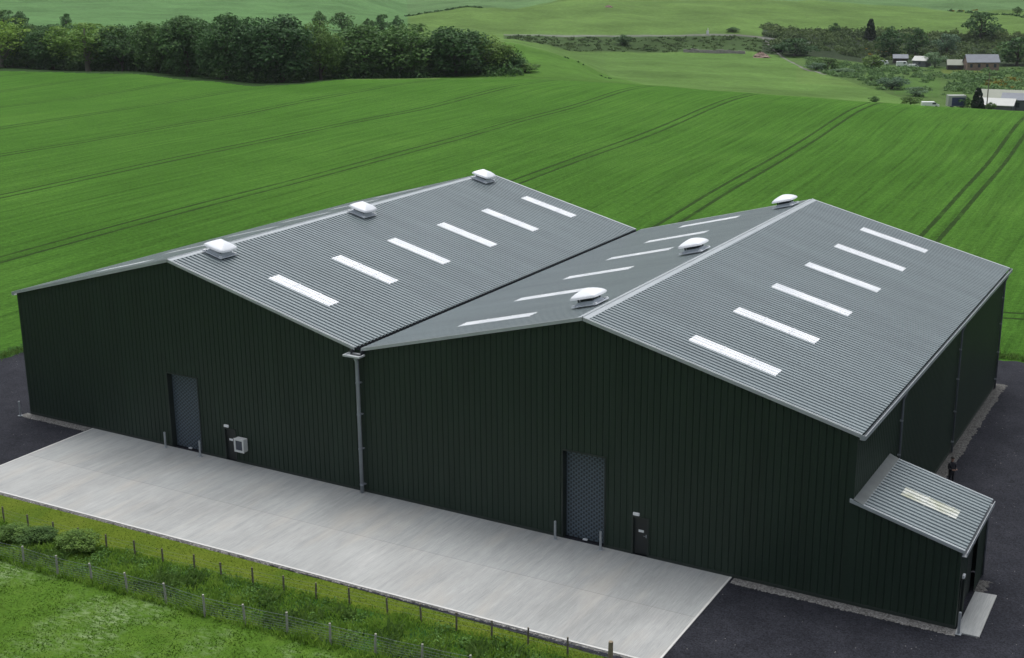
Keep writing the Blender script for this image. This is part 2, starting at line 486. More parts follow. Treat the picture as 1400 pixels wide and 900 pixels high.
# image column : crest row, then (distance, row) of what lies behind
COLS = [
    (-500, 92, [(410, 96), (520, 50), (640, 28), (850, 0), (1500, -66)]),
    (0, 94, [(410, 98), (520, 44), (640, 25), (850, 0), (1500, -66)]),
    (180, 97, [(410, 100), (520, 44), (640, 26), (850, 0), (1500, -66)]),
    (280, 108, [(410, 100), (520, 46), (640, 30), (850, 2), (1500, -66)]),
    (350, 116.5, [(410, 100), (520, 50), (640, 33), (850, 3), (1500, -66)]),
    (410, 115, [(410, 100), (520, 50), (640, 36), (850, 4), (1500, -66)]),
    (460, 109, [(390, 106), (520, 60), (640, 38), (850, 6), (1500, -64)]),
    (560, 108, [(385, 106), (500, 66), (640, 42), (740, 21), (900, 26), (1150, -5), (1500, -62)]),
    (640, 108, [(350, 106), (420, 66), (480, 60), (640, 47), (760, 9), (900, 15), (1150, -8), (1500, -60)]),
    (700, 108, [(345, 106), (425, 58), (460, 60), (600, 55), (645, 48.5), (760, 14), (900, 16), (1150, -8), (1500, -58)]),
    (740, 108.5, [(345, 106.5), (430, 66), (470, 70), (600, 63), (645, 48.5), (790, 8), (900, 9), (1150, -8), (1500, -58)]),
    (780, 110, [(345, 107), (430, 80), (470, 80), (600, 74), (645, 48.5), (800, 3), (1150, -10), (1500, -58)]),
    (830, 112.5, [(355, 112), (430, 107), (470, 99), (600, 75), (645, 48.5), (800, 0), (1150, -12), (1500, -58)]),
    (900, 116.5, [(370, 119), (430, 112), (600, 76), (645, 48), (800, 8), (1000, -10), (1500, -58)]),
    (1000, 124.5, [(365, 126), (410, 121), (590, 79), (645, 47), (800, 10), (1000, -10), (1500, -58)]),
    (1100, 131.5, [(360, 134), (420, 124), (540, 96), (590, 82), (640, 60), (690, 44), (850, 8), (1050, -10), (1500, -58)]),
    (1200, 139, [(330, 145), (400, 134), (520, 104), (590, 92), (640, 78), (700, 44), (850, 14), (1050, -6), (1500, -58)]),
    (1300, 145.5, [(320, 153), (400, 142), (520, 108), (590, 95), (640, 82), (710, 42), (850, 18), (1050, -2), (1500, -58)]),
    (1400, 151, [(310, 159), (400, 148), (520, 108), (590, 95), (640, 82), (720, 38), (850, 20), (1050, 0), (1500, -58)]),
    (1900, 165, [(310, 172), (400, 156), (520, 108), (590, 95), (640, 82), (720, 38), (850, 20), (1050, 0), (1500, -58)]),
]
LD = np.linspace(math.log(15), math.log(1800), 1400)         # log distance axis
DD = np.exp(LD)
col_az, col_z, col_dc = [], [], []
for px, cr, pts in COLS:
    rz_ = ray(px, cr)[2]
    dc = (CAM[2] - NEAR) / -rz_
    ds = [0, dc - 70, dc - 26, dc] + [max(d, dc + 14 + 2 * i) for i, (d, _) in enumerate(pts)] + [1800]
    zs = [NEAR, NEAR, NEAR + 0.75, NEAR] + [zrow(px, r_, d) for d, r_ in pts] + [zrow(px, pts[-1][1], 1500) - 6]
    z = np.interp(DD, ds, zs)
    k = np.exp(-0.5 * (np.arange(-14, 15) / 5.0) ** 2); k /= k.sum()
    z = np.convolve(np.pad(z, 14, mode='edge'), k, mode='valid')
    col_az.append(azim(px, cr)); col_z.append(z); col_dc.append(dc)
col_az, col_z, col_dc = np.array(col_az), np.array(col_z), np.array(col_dc)


def smooth_cols(az):
    """smooth interpolation weight between control columns"""
    az = np.clip(az, col_az[0], col_az[-1])
    i = np.clip(np.searchsorted(col_az, az) - 1, 0, len(col_az) - 2)
    t = (az - col_az[i]) / (col_az[i + 1] - col_az[i])
    t2 = t * t * (3 - 2 * t)
    return i, 0.55 * t + 0.45 * t2


def crest_dist(az):
    i, t = smooth_cols(az)
    return col_dc[i] * (1 - t) + col_dc[i + 1] * t


def lumps(x, y, s):
    return (np.sin(x * s + 1.3) * np.cos(y * s * 0.83 + 0.4) + 0.6 * np.sin(x * s * 1.9 - y * s * 1.3 + 2.1) + 0.4 * np.cos(x * s * 3.1 + y * s * 2.7)) / 2


def terrain(x, y):
    x = np.asarray(x, float); y = np.asarray(y, float)
    dx, dy = x - CAM[0], y - CAM[1]
    d = np.hypot(dx, dy); az = np.arctan2(dx, dy)
    dcen = np.clip(np.log(np.maximum(d, 15.1)), LD[0], LD[-1])
    fi = (dcen - LD[0]) / (LD[1] - LD[0])
    j = np.clip(fi.astype(int), 0, len(LD) - 2); tj = fi - j
    i, t = smooth_cols(az)
    def g(ii): return col_z[ii, j] * (1 - tj) + col_z[ii, j + 1] * tj
    z = g(i) * (1 - t) + g(i + 1) * t
    # terrain behind the camera's back: plain level ground
    back = np.clip((np.abs(az - YAW) - 0.9) / 0.3, 0, 1)
    z = z * (1 - back) + NEAR * back
    dc = crest_dist(az)
    near = np.clip((d - 120) / 60, 0, 1) * np.clip((dc - d) / 60, 0, 1)
    z = z + near * 0.28 * lumps(x, y, 0.045)
    far = np.clip((d - dc - 60) / 80, 0, 1)
    z = z + far * (0.35 * lumps(x, y, 0.06) + 0.25 * lumps(x + 40, y, 0.15))
    z = z + np.clip((d - 660) / 60, 0, 1) * (1.6 * lumps(x, y, 0.028) + 0.8 * lumps(x - 90, y + 30, 0.07))
    return z


def at(px, dist, row=90):
    d = ray(px, row)
    x, y = CAM[0] + d[0] * dist, CAM[1] + d[1] * dist
    return float(x), float(y), float(terrain(x, y))


az_l, az_r = azim(-260), azim(1660)
azs = np.concatenate([np.linspace(YAW - math.pi, az_l, 60, endpoint=False), np.linspace(az_l, az_r, 640), np.linspace(az_r, YAW + math.pi, 61)[1:]])
rs = np.concatenate([[0.5], np.exp(np.linspace(math.log(8), math.log(90), 60)), np.exp(np.linspace(math.log(91), math.log(1700), 430))])
A, RR = np.meshgrid(azs, rs)
TX, TY = CAM[0] + RR * np.sin(A), CAM[1] + RR * np.cos(A)
TZ = terrain(TX, TY)
verts = np.stack([TX, TY, TZ], -1).reshape(-1, 3)
nr, na = len(rs), len(azs)
ii, jj = np.meshgrid(np.arange(nr - 1), np.arange(na - 1), indexing='ij')
quads = np.stack([ii * na + jj, ii * na + jj + 1, (ii + 1) * na + jj + 1, (ii + 1) * na + jj], -1).reshape(-1, 4)[:, ::-1]
fr = ((RR[:-1, :-1] + RR[1:, 1:]) / 2).ravel()
fa = ((A[:-1, :-1] + A[1:, 1:]) / 2).ravel()
fx, fy = CAM[0] + fr * np.sin(fa), CAM[1] + fr * np.cos(fa)
# the crop stops a little before the tree belt on the left
PXS = np.linspace(-600, 2000, 400)
AZS = np.array([azim(p) for p in PXS])
margin = np.interp(np.interp(fa, AZS, PXS), [-600, 60, 200, 300, 360, 420], [17, 17, 16, 9, 4, 0])
edge_d = crest_dist(fa) - margin
is_back = (fr > edge_d) & (np.abs(fa - YAW) < 1.2)
is_yard = ((fx > -14) & (fx < 140) & (fy > -200) & (fy < 41)) | (fy < -9) | (np.abs(fa - YAW) >= 1.2)
is_yard &= ~is_back


def sub_ground(name, mask, mat, kind='structure'):
    q = quads[mask]
    used, inv = np.unique(q, return_inverse=True)
    me = np_mesh(name, verts[used], inv.reshape(q.shape), mat, True)
    o = np_obj(name, me); o['kind'] = kind
    return o, used


ground_o, _ = sub_ground('ground', is_yard, M['rough'])
field_o, _ = sub_ground('field', ~is_back & ~is_yard, M['crop'])
hills_o, used = sub_ground('hills', is_back, M['hills'])
# which crop covers which part of the far land
V = verts[used]
vd = np.hypot(V[:, 0] - CAM[0], V[:, 1] - CAM[1]); va = np.arctan2(V[:, 0] - CAM[0], V[:, 1] - CAM[1])
vpx = np.interp(va, AZS, PXS)
col = np.zeros((len(V), 4)); col[:] = (0.098, 0.168, 0.044, 1)                    # grazed pasture
def setc(mask, c): col[mask, :3] = c
vdc = crest_dist(va)
setc((vpx < 560) & (vd > 500), (0.092, 0.182, 0.066))                             # cereal field on the far left slope
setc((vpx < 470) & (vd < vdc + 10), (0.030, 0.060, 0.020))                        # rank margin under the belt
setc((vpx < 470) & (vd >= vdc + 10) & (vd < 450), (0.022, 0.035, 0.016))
setc((vpx > 560) & (vd > 900), (0.095, 0.172, 0.066))
setc((vpx > 690) & (vpx < 1090) & (vd > 450) & (vd < 600), (0.092, 0.168, 0.042))
rel = V - CAM
vrow = 450 - FPX * (rel @ UP) / (rel @ FW)
seam = np.interp(vpx, [640, 690, 780, 835, 875, 905], [50, 56, 79, 105, 114, 122])
knoll = (vpx > 600) & (vpx < 905) & (vd < 452) & (vrow > seam)
setc((vpx > 690) & (vd < 452) & ~knoll, (0.092, 0.168, 0.042))
setc(knoll, (0.070, 0.150, 0.027))
low = np.interp(vpx, [1040, 1100, 1240, 1300], [640, 540, 400, 330])
setc((vpx > 1050) & (vd > low) & (vd < 650), (0.072, 0.125, 0.036))
setc((vpx > 1225) & (vpx < 1290) & (vd > 420) & (vd < 510), (0.07, 0.135, 0.034))
setc((vpx > 1290) & (vpx < 1345) & (vd > 560) & (vd < 590), (0.10, 0.14, 0.036))
setc((vpx > 690) & (vd > 603) & (vd < 643), (0.050, 0.084, 0.030))                # embankment
setc((vpx > 1040) & (vd > 600) & (vd < 690), (0.034, 0.05, 0.026))
setc((vpx > 690) & (vpx < 1120) & (np.abs(vd - 646) < 3.2), (0.17, 0.175, 0.16))   # track bed on top of the embankment
setc((vpx > 1000) & (np.abs(vd - low - 4) < 3.0) & (vpx < 1130), (0.17, 0.165, 0.155))
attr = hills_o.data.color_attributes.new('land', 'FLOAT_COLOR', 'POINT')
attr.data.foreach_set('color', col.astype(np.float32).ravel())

# ------------------------------------------------------------------ yard, slab, verges
def sheet(name, pts, z, mat, kind='structure', bot=None):
    mb = MB()
    mb.poly([(x, y, z) for x, y in pts])
    if bot is not None:
        n_ = len(pts)
        for i in range(n_):
            a, b = pts[i], pts[(i + 1) % n_]
            mb.poly([(a[0], a[1], bot), (b[0], b[1], bot), (b[0], b[1], z), (a[0], a[1], z)], 0)
    o = mb.build(name, mat); o['kind'] = kind
    return o


def f1(x): return -15.33 + (x - 17.38) * 0.0535      # netting fence line
def f2(x): return -12.47 + (x - 14.42) * 0.0765      # post and wire fence line
def slab_y(x): return -10.0 + (x - 5.85) * 0.0225


def yard_edge():
    """irregular edge of the tarmac towards the crop"""
    pts = [(-13.4, -1.5)]
    for y in np.linspace(0, 40, 60): pts.append((-12.3 + 0.25 * math.sin(y * 1.7) + 0.2 * math.sin(y * 4.1 + 1) + (y * 0.03), y))
    for x in np.linspace(-10.5, 120, 160): pts.append((x, 41.0 + 0.02 * (x + 10) + 0.2 * math.sin(x * 1.3) + 0.15 * math.sin(x * 3.7 + 2)))
    pts += [(120, -40), (47.5, -40), (47.5, -9.5), (5.0, -9.8), (-13.4, -10.6)]
    return pts


sheet('yard', yard_edge()[::-1], -0.045, M['tarmac'])
slab_pts = [(5.85, slab_y(5.85)), (48.6, slab_y(48.6)), (48.5, -0.02), (5.75, -0.02)]
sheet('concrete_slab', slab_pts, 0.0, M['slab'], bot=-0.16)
mb = MB()
for a, b, wd in ((slab_pts[0], slab_pts[1], 0.12), (slab_pts[1], slab_pts[2], 0.10), (slab_pts[3], slab_pts[0], 0.10)):
    d = Vector((b[0] - a[0], b[1] - a[1], 0)).normalized(); nrm = Vector((-d.y, d.x, 0)) * wd
    A3, B3 = Vector((a[0], a[1], 0.004)), Vector((b[0], b[1], 0.004))
    A3 -= Vector((-d.y, d.x, 0)) * 0.004; B3 -= Vector((-d.y, d.x, 0)) * 0.004
    mb.poly([A3, B3, B3 + nrm, A3 + nrm])
o = mb.build('slab_border', M['kerb']); o['kind'] = 'structure'
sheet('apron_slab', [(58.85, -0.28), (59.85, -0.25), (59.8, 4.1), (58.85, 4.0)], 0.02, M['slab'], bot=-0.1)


def ragged_strip(name, p0, p1, w, z, mat, amp=0.07, n_=160, side=-1):
    """strip with a ragged outer edge"""
    a, b = Vector((p0[0], p0[1], z)), Vector((p1[0], p1[1], z))
    d = (b - a).normalized(); nn = Vector((d.y, -d.x, 0)) * side
    mb = MB()
    rr = random.Random(name + str(p0))
    ws = [w + rr.uniform(-amp, amp) for _ in range(n_ + 1)]
    zs = [rr.uniform(0, 0.035) for _ in range(n_ + 1)]
    for i in range(n_):
        s, t = a + (b - a) * (i / n_), a + (b - a) * ((i + 1) / n_)
        ms, mt = s + nn * (ws[i] * 0.55) + Vector((0, 0, zs[i])), t + nn * (ws[i + 1] * 0.55) + Vector((0, 0, zs[i + 1]))
        mb.poly([s, t, mt, ms]); mb.poly([ms, mt, t + nn * ws[i + 1] - Vector((0, 0, 0.05)), s + nn * ws[i] - Vector((0, 0, 0.05))])
    o = mb.build(name, mat); o['kind'] = 'structure'
    return o


ragged_strip('gravel_strip', (48.62, 0), (58.9, 0), 0.72, -0.02, M['gravel'], side=1)
ragged_strip('gravel_strip', (-0.35, 0), (5.6, 0), 0.75, -0.02, M['gravel'], side=1)
ragged_strip('gravel_strip', (54.0, 6.3), (54.0, 36.4), 0.82, -0.02, M['gravel_dark'], amp=0.10, side=1)
ragged_strip('gravel_strip', (58.8, 4.1), (58.8, 5.4), 0.6, -0.02, M['gravel_dark'], amp=0.2, n_=16, side=1)
ragged_strip('gravel_strip', (-6, slab_y(-6) - 0.0), (49.4, slab_y(49.4) - 0.0), 0.17, -0.03, M['gravel'], amp=0.06, n_=400, side=1)

sheet('verge', [(-40, f2(-40)), (49.5, f2(49.5) - 0.2), (49.5, slab_y(49.5) - 0.2), (-40, slab_y(-40) - 0.2)], -0.055, M['verge'])
sheet('rough_ground', [(-40, f1(-40)), (70, f1(70)), (70, f2(70)), (49.5, f2(49.5) - 0.2), (-40, f2(-40))], -0.065, M['rough'])
sheet('lawn', [(-80, -75), (75, -75), (75, f1(75)), (-80, f1(-80))], -0.07, M['lawn'])


def blades(name, xy, h0, h1, w0, w1, mat, label, cat='grass', lean=0.5, zbase=-0.07, hfun=None, patch=None):
    n_ = len(xy)
    ang = rng.uniform(0, 2 * math.pi, n_); la = rng.uniform(0, 2 * math.pi, n_)
    h = rng.uniform(h0, h1, n_) * rng.uniform(0.6, 1.0, n_)
    if hfun is not None: h = h * hfun(xy)
    w = rng.uniform(w0, w1, n_) / 2
    ln = rng.uniform(0.1, lean, n_) * h
    z0 = np.full(n_, zbase) if np.isscalar(zbase) else zbase
    base = np.stack([xy[:, 0], xy[:, 1], z0], -1)
    side = np.stack([np.cos(ang) * w, np.sin(ang) * w, np.zeros(n_)], -1)
    mid = base + np.stack([np.cos(la) * ln * 0.35, np.sin(la) * ln * 0.35, h * 0.6], -1)
    tip = base + np.stack([np.cos(la) * ln, np.sin(la) * ln, h], -1)
    v = np.stack([base - side * 0.7, base + side * 0.7, mid + side, tip, mid - side], 1).reshape(-1, 3)
    q = np.arange(n_)[:, None] * 5 + np.array([[0, 1, 2, 3, 4]])
    o = np_obj(name, np_mesh(name, v, q, mat))
    tag(o, label, cat, kind='stuff')
    return o


def patchy(xy, s, seed=0.0):
    return lumps(xy[:, 0] + seed, xy[:, 1] - seed, s)


# rank grass between the two fences
n_ = 52000
x = rng.uniform(2, 52, n_); t = rng.uniform(-0.13, 1.0, n_) ** 1.0
y = f1(x) + (f2(x) - f1(x)) * t
xy = np.stack([x, y], -1)
keep = (patchy(xy, 2.3) + rng.uniform(-1.0, 1.6, n_)) > 0
blades('rough_grass', xy[keep], 0.22, 0.62, 0.03, 0.075, M['blade'], 'rank uncut grass filling the strip between the two wire fences', lean=0.9,
       hfun=lambda p: np.clip(0.85 + 0.55 * patchy(p, 1.1), 0.35, 1.6) * np.clip(1.0 - 0.3 * np.clip((p[:, 1] - f1(p[:, 0])) / 2.8, 0, 1), 0.4, 1.1))
n_ = 9000
x = rng.uniform(4, 50, n_); y = f1(x) + (f2(x) - f1(x)) * rng.uniform(0.02, 0.8, n_)
xy = np.stack([x, y], -1)
k = patchy(xy, 0.9, 3) > 0.18
o = blades('nettle_patch', xy[k], 0.3, 0.7, 0.06, 0.13, M['nettle'], 'dark nettles in patches among the rank grass behind the netting fence', 'nettles', lean=1.1)
# lumps of broad-leaved weeds
weed_pts = []
for _ in range(230):
    x_ = rng.uniform(5, 50); t_ = rng.uniform(0.12, 0.92)
    weed_pts.append((x_, f1(x_) + (f2(x_) - f1(x_)) * t_, -0.05, rng.uniform(0.22, 0.6)))
# mown grass in front
n_ = 85000
x = rng.uniform(0, 60, n_); y = rng.uniform(-26, -14.0, n_); y = np.where(y > f1(x) - 0.1, y - 8, y)
xy = np.stack([x, y], -1)
blades('lawn_grass', xy, 0.02, 0.07, 0.03, 0.06, M['lawn_blade'], 'short mown grass in front of the netting fence', lean=2.4,
       hfun=lambda p: np.clip(0.9 + 0.9 * patchy(p, 1.7), 0.25, 2.0))
n_ = 7000
x = rng.uniform(2, 49, n_); y = f2(x) + (slab_y(x) - 0.25 - f2(x)) * rng.uniform(0, 1, n_)
blades('verge_grass', np.stack([x, y], -1), 0.02, 0.055, 0.02, 0.045, M['verge_blade'], 'short yellowish mossy grass along the front of the concrete slab', lean=1.3, zbase=-0.055)
# scruffy edges where tarmac meets crop
pts = []
for _ in range(9000):
    if rng.random() < 0.45:
        yy = rng.uniform(-2, 41); pts.append((-12.6 + yy * 0.03 + rng.normal(0, 0.4) - 0.2, yy))
    else:
        xx = rng.uniform(20, 75); pts.append((xx, 41.9 + 0.02 * (xx + 10) + abs(rng.normal(0, 0.6)) - 0.3))
blades('field_margin', np.array(pts), 0.15, 0.5, 0.04, 0.1, M['nettle'], 'scruffy weeds along the crop edge behind the tarmac yard', 'weeds', lean=1.0, zbase=-0.1)

# ------------------------------------------------------------------ the warehouse
W, T, D, HE, HR = 27.0, 54.0, 36.0, 8.2, 11.7
SL = (HR - HE) / 13.5
PITCH = 1.0 / 3.0
ware = empty('warehouse', (27, 0, 0))
tag(ware, 'large dark green twin gabled warehouse with grey ribbed roofs and a lean-to', 'warehouse')


def profile(u0, u1, pitch, depth, pan=0.58, slope=0.10):
    """points (u, height) of a box profile between u0 and u1; ribs stand proud by depth"""
    pts = []
    k0, k1 = math.floor(u0 / pitch) - 1, math.ceil(u1 / pitch) + 1
    for k in range(k0, k1 + 1):
        b = k * pitch
        pts += [(b, 0), (b + pan * pitch, 0), (b + (pan + slope) * pitch, depth), (b + (1 - slope) * pitch, depth)]
    us = np.array([p[0] for p in pts]); hs = np.array([p[1] for p in pts])
    out = [(u0, float(np.interp(u0, us, hs)))] + [(u, h_) for u, h_ in pts if u0 + 1e-6 < u < u1 - 1e-6] + [(u1, float(np.interp(u1, us, hs)))]
    return out


def roof_sheet(mb, xa, za, xb, zb, y0, y1, lift=0.0, depth=0.078, mi=0, seg=1):
    """ribbed sheet between (xa,za) and (xb,zb), ribs running that way, spaced along y"""
    d = Vector((xb - xa, 0, zb - za)); nrm = Vector((-d.z, 0, d.x)).normalized()
    if nrm.z < 0: nrm = -nrm
    pr = profile(y0, y1, PITCH, depth, 0.38, 0.05)
    for (u, h0), (u2, h2) in zip(pr[:-1], pr[1:]):
        a0 = Vector((xa, u, za)) + nrm * (h0 + lift); a1 = Vector((xa, u2, za)) + nrm * (h2 + lift)
        b0 = Vector((xb, u, zb)) + nrm * (h0 + lift); b1 = Vector((xb, u2, zb)) + nrm * (h2 + lift)
        mb.poly([a0, a1, b1, b0] if d.x < 0 else [a0, b0, b1, a1], mi)


def zroof(x):
    if x <= 13.5: return HE + SL * x
    if x <= 27: return HE + SL * (27 - x)
    if x <= 40.5: return HE + SL * (x - 27)
    return HE + SL * (54 - x)


# --- walls: vertical box profile, pans proud, narrow dark grooves
def wall_run(mb, axis, fixed, sgn, u0, u1, zt, zb=lambda u: 0.0, breaks=(), pitch=PITCH, depth=0.032):
    """axis 'x' or 'y': wall running along that axis at the given fixed coordinate; sgn = outward direction"""
    pr = profile(u0, u1, pitch, -depth, pan=0.74, slope=0.06)
    for (u, h), (v, g) in zip(pr[:-1], pr[1:]):
        if axis == 'x':
            P = [(u, fixed + sgn * h, zb((u + v) / 2)), (v, fixed + sgn * g, zb((u + v) / 2)), (v, fixed + sgn * g, zt(v)), (u, fixed + sgn * h, zt(u))]
        else:
            P = [(fixed + sgn * h, u, zb((u + v) / 2)), (fixed + sgn * g, v, zb((u + v) / 2)), (fixed + sgn * g, v, zt(v)), (fixed + sgn * h, u, zt(u))]
        flip = (axis == 'x' and sgn > 0) or (axis == 'y' and sgn < 0)
        mb.poly(P[::-1] if flip else P)


ROLL = [(12.62, 15.0, 4.72), (39.42, 41.74, 4.76)]
MAN = [(16.9, 17.76, 1.98), (43.28, 44.14, 2.02)]
openings = sorted([(a, b, h_) for a, b, h_ in ROLL + MAN])
mb = MB()
u = 0.0
top = lambda xx: zroof(xx) - 0.03
splits = [13.5, 27.0, 40.5]
def run_with_splits(a, b, zb):
    cuts = [a] + [s for s in splits if a < s < b] + [b]
    for p, q in zip(cuts[:-1], cuts[1:]):
        wall_run(mb, 'x', 0.0, -1, p, q, top, zb)
for a, b, h_ in openings:
    run_with_splits(u, a, lambda _u: 0.0)
    run_with_splits(a, b, lambda _u, h_=h_: h_)
    u = b
run_with_splits(u, 54.0, lambda _u: 0.0)
mb.build('wall', M['wall'], ware)
mb = MB()
wall_run(mb, 'y', 54.0, 1, 0.06, D, lambda v: HE - 0.02); mb.build('wall', M['wall'], ware)
mb = MB()
wall_run(mb, 'y', 0.0, -1, 0.06, D, lambda v: HE - 0.02); mb.build('wall', M['wall'], ware)
mb = MB()
for p, q in ((0, 13.5), (13.5, 27), (27, 40.5), (40.5, 54)): wall_run(mb, 'x', D, 1, p, q, top)
mb.build('wall', M['wall'], ware)
# corner flashings and base drip
for cx, cy, h_ in ((54.0, 0.0, HE), (0, 0, HE), (54, D, HE), (0, D, HE)):
    mb = MB(); sx = 1 if cx > 1 else -1; sy = 1 if cy > 1 else -1
    x0, x1 = sorted((cx + sx * 0.008, cx - sx * 0.16)); y0, y1 = sorted((cy + sy * 0.008, cy + sy * 0.003))
    mb.box(x0, x1, y0, y1, 0.0, h_ - 0.05)
    x0, x1 = sorted((cx + sx * 0.0075, cx + sx * 0.0025)); y0, y1 = sorted((cy + sy * 0.0025, cy - sy * 0.16))
    mb.box(x0, x1, y0, y1, 0.0, h_ - 0.05)
    mb.build('corner_flashing', M['wall'], ware)
mb = MB()
u = 0.0
for a, b, h_ in openings + [(58.77, 58.77, 0)]:
    mb.box(u, a, -0.03, -0.004, 0.0, 0.14); u = b
mb.box(54.004, 54.03, 6.2, D, 0.0, 0.14)
mb.build('base_drip', M['plinth'], ware)

# --- roofs
VG = 0.22                                            # half width of the valley gutter
SLOPES = [  # name-free description: ridge x, eave x
    (13.5, -0.18), (13.5, 27 - VG), (40.5, 27 + VG), (40.5, 54.18)]
roofs = []
def zline(xr, xe, x_): return HR + (HE - HR) / 13.5 * abs(x_ - xr) + 0.03
for k, (xr, xe) in enumerate(SLOPES):
    mb = MB()
    roof_sheet(mb, xr, zline(xr, xe, xr), xe, zline(xr, xe, xe), -0.09, D + 0.09)
    ro = mb.build('roof', M['roof'], ware)
    roofs.append(ro)
    s = 1 if xe > xr else -1
    for q in range(6):                               # six rooflights on every slope
        mb = MB()
        y0 = 2.3333 + 6 * q + 0.0667 + (0.0, 0.6, 0.0, 0.0)[k]
        y0 = round(y0 / PITCH) * PITCH - 0.02
        oa = (4.5, 4.8, 4.3, 4.45)[k]; xa, xb = xr + s * oa, xr + s * (oa + 4.4)
        roof_sheet(mb, xa, zline(xr, xe, xa), xb, zline(xr, xe, xb), y0, y0 + 1.04, lift=0.058, depth=0.03)
        # lap joints between its sheets
        for xm in (xr + s * (oa + 1.5), xr + s * (oa + 3.0)):
            za, zb_ = zline(xr, xe, xm), zline(xr, xe, xm + s * 0.06)
            roof_sheet(mb, xm, za, xm + s * 0.06, zb_, y0 - 0.06, y0 + 1.1, lift=0.07, depth=0.03)
        mb.build('rooflight', M['rooflight'], ro)
for xr in (13.5, 40.5):                              # ridge caps
    mb = MB()
    zr = HR + 0.03 + 0.062
    w_ = 0.30
    for s in (1, -1):
        p0, p1 = (xr, zr + 0.02), (xr + s * w_, zr + 0.02 - w_ * SL)
        for i in range(12):
            ya, yb = -0.1 + (D + 0.2) * i / 12, -0.1 + (D + 0.2) * (i + 1) / 12
            lift = 0.0
            a = [(p0[0], ya, p0[1] + lift), (p1[0], ya, p1[1] + lift), (p1[0], yb - 0.02, p1[1] + lift), (p0[0], yb - 0.02, p0[1] + lift)]
            mb.poly(a if s > 0 else a[::-1])
            a = [(p1[0], ya, p1[1]), (p1[0], ya, p1[1] - 0.05), (p1[0], yb, p1[1] - 0.05), (p1[0], yb, p1[1])]
            mb.poly(a if s > 0 else a[::-1])
            a = [(p0[0], yb - 0.02, p0[1]), (p1[0], yb - 0.02, p1[1]), (p1[0], yb, p1[1] + 0.006), (p0[0], yb, p0[1] + 0.006)]
            mb.poly(a if s > 0 else a[::-1])
    mb.tube([(xr, -0.1, zr + 0.02), (xr, D + 0.1, zr + 0.012)], 0.035, 8)
    mb.build('ridge_cap', M['ridge'], ware)
for yv, sg in ((-0.1, -1), (D + 0.1, 1)):            # verge flashings, one per slope and end
    for xr, xe in SLOPES:
        mb = MB()
        s = 1 if xe > xr else -1
        xs0 = xr + s * 0.02
        a = (xs0, yv, zline(xr, xe, xs0)); b = (xe, yv, zline(xr, xe, xe))
        ya, yb = (yv - 0.03, yv + 0.13) if sg < 0 else (yv - 0.13, yv + 0.03)
        mb.hexa([(a[0], ya, a[2] + 0.05), (a[0], yb, a[2] + 0.05), (b[0], yb, b[2] + 0.05), (b[0], ya, b[2] + 0.05),
                 (a[0], ya, a[2] + 0.075), (a[0], yb, a[2] + 0.075), (b[0], yb, b[2] + 0.075), (b[0], ya, b[2] + 0.075)])
        yo = ya if sg < 0 else yb - 0.02
        mb.hexa([(a[0], yo, a[2] - 0.10), (a[0], yo + 0.02, a[2] - 0.10), (b[0], yo + 0.02, b[2] - 0.10), (b[0], yo, b[2] - 0.10),
                 (a[0], yo, a[2] + 0.048), (a[0], yo + 0.02, a[2] + 0.048), (b[0], yo + 0.02, b[2] + 0.048), (b[0], yo, b[2] + 0.048)])
        mb.build('verge_flashing', M['trim'], ware)
# eaves gutters
for xg, s in ((54.18, 1), (-0.18, -1)):
    mb = MB()
    x0, x1 = sorted((xg - s * 0.06, xg + s * 0.16))
    zb_ = HE - 0.20
    mb.box(x0, x1, -0.12, D + 0.12, zb_, zb_ + 0.02)                               # sole
    xo = xg + s * 0.16
    xa, xb = sorted((xo, xo + s * 0.025))
    mb.box(xa, xb, -0.12, D + 0.12, zb_ + 0.003, HE + 0.0)                         # outer lip
    mb.box(x0, x1, -0.145, -0.122, zb_, HE + 0.02); mb.box(x0, x1, D + 0.122, D + 0.145, zb_, HE + 0.02)
    mb.build('gutter', M['gutter'], ware)
mb = MB()                                             # valley gutter between the two spans
mb.box(27 - 0.34, 27 + 0.34, -0.35, D + 0.1, HE - 0.20, HE - 0.17)
for s in (-1, 1):
    xa, xb = sorted((27 + s * 0.30, 27 + s * 0.36)); mb.box(xa, xb, -0.3, D + 0.1, HE - 0.165, HE + 0.045)
mb.build('valley_gutter', M['gutter_dark'], ware)
mb = MB()                                             # open hopper at the front end of the valley
for (x0, x1, y0, y1) in ((26.42, 27.5, -0.72, -0.66), (26.42, 27.5, -0.2, -0.14), (26.42, 26.48, -0.655, -0.205), (27.44, 27.5, -0.655, -0.205)):
    mb.box(x0, x1, y0, y1, HE - 0.25, HE - 0.15)
mb.box(26.48, 27.44, -0.65, -0.205, HE - 0.245, HE - 0.22)
hop = mb.build('rainwater_hopper', M['trim'], ware)
mb = MB()
mb.tube([(27.0, -0.34, HE - 0.25), (27.0, -0.34, HE - 0.4), (27.0, -0.24, HE - 0.6), (27.0, -0.24, 0.02)], 0.105, 14)
dp = mb.build('downpipe', M['pipe'], ware, smooth=True)
for zc in (0.5, 2.6, 4.6, 6.4):
    mb = MB(); mb.tube([(27, -0.24, zc - 0.05), (27, -0.24, zc + 0.05)], 0.122, 14); mb.box(26.85, 27.15, -0.13, -0.035, zc - 0.03, zc + 0.03)
    mb.build('bracket', M['pipe'], dp)
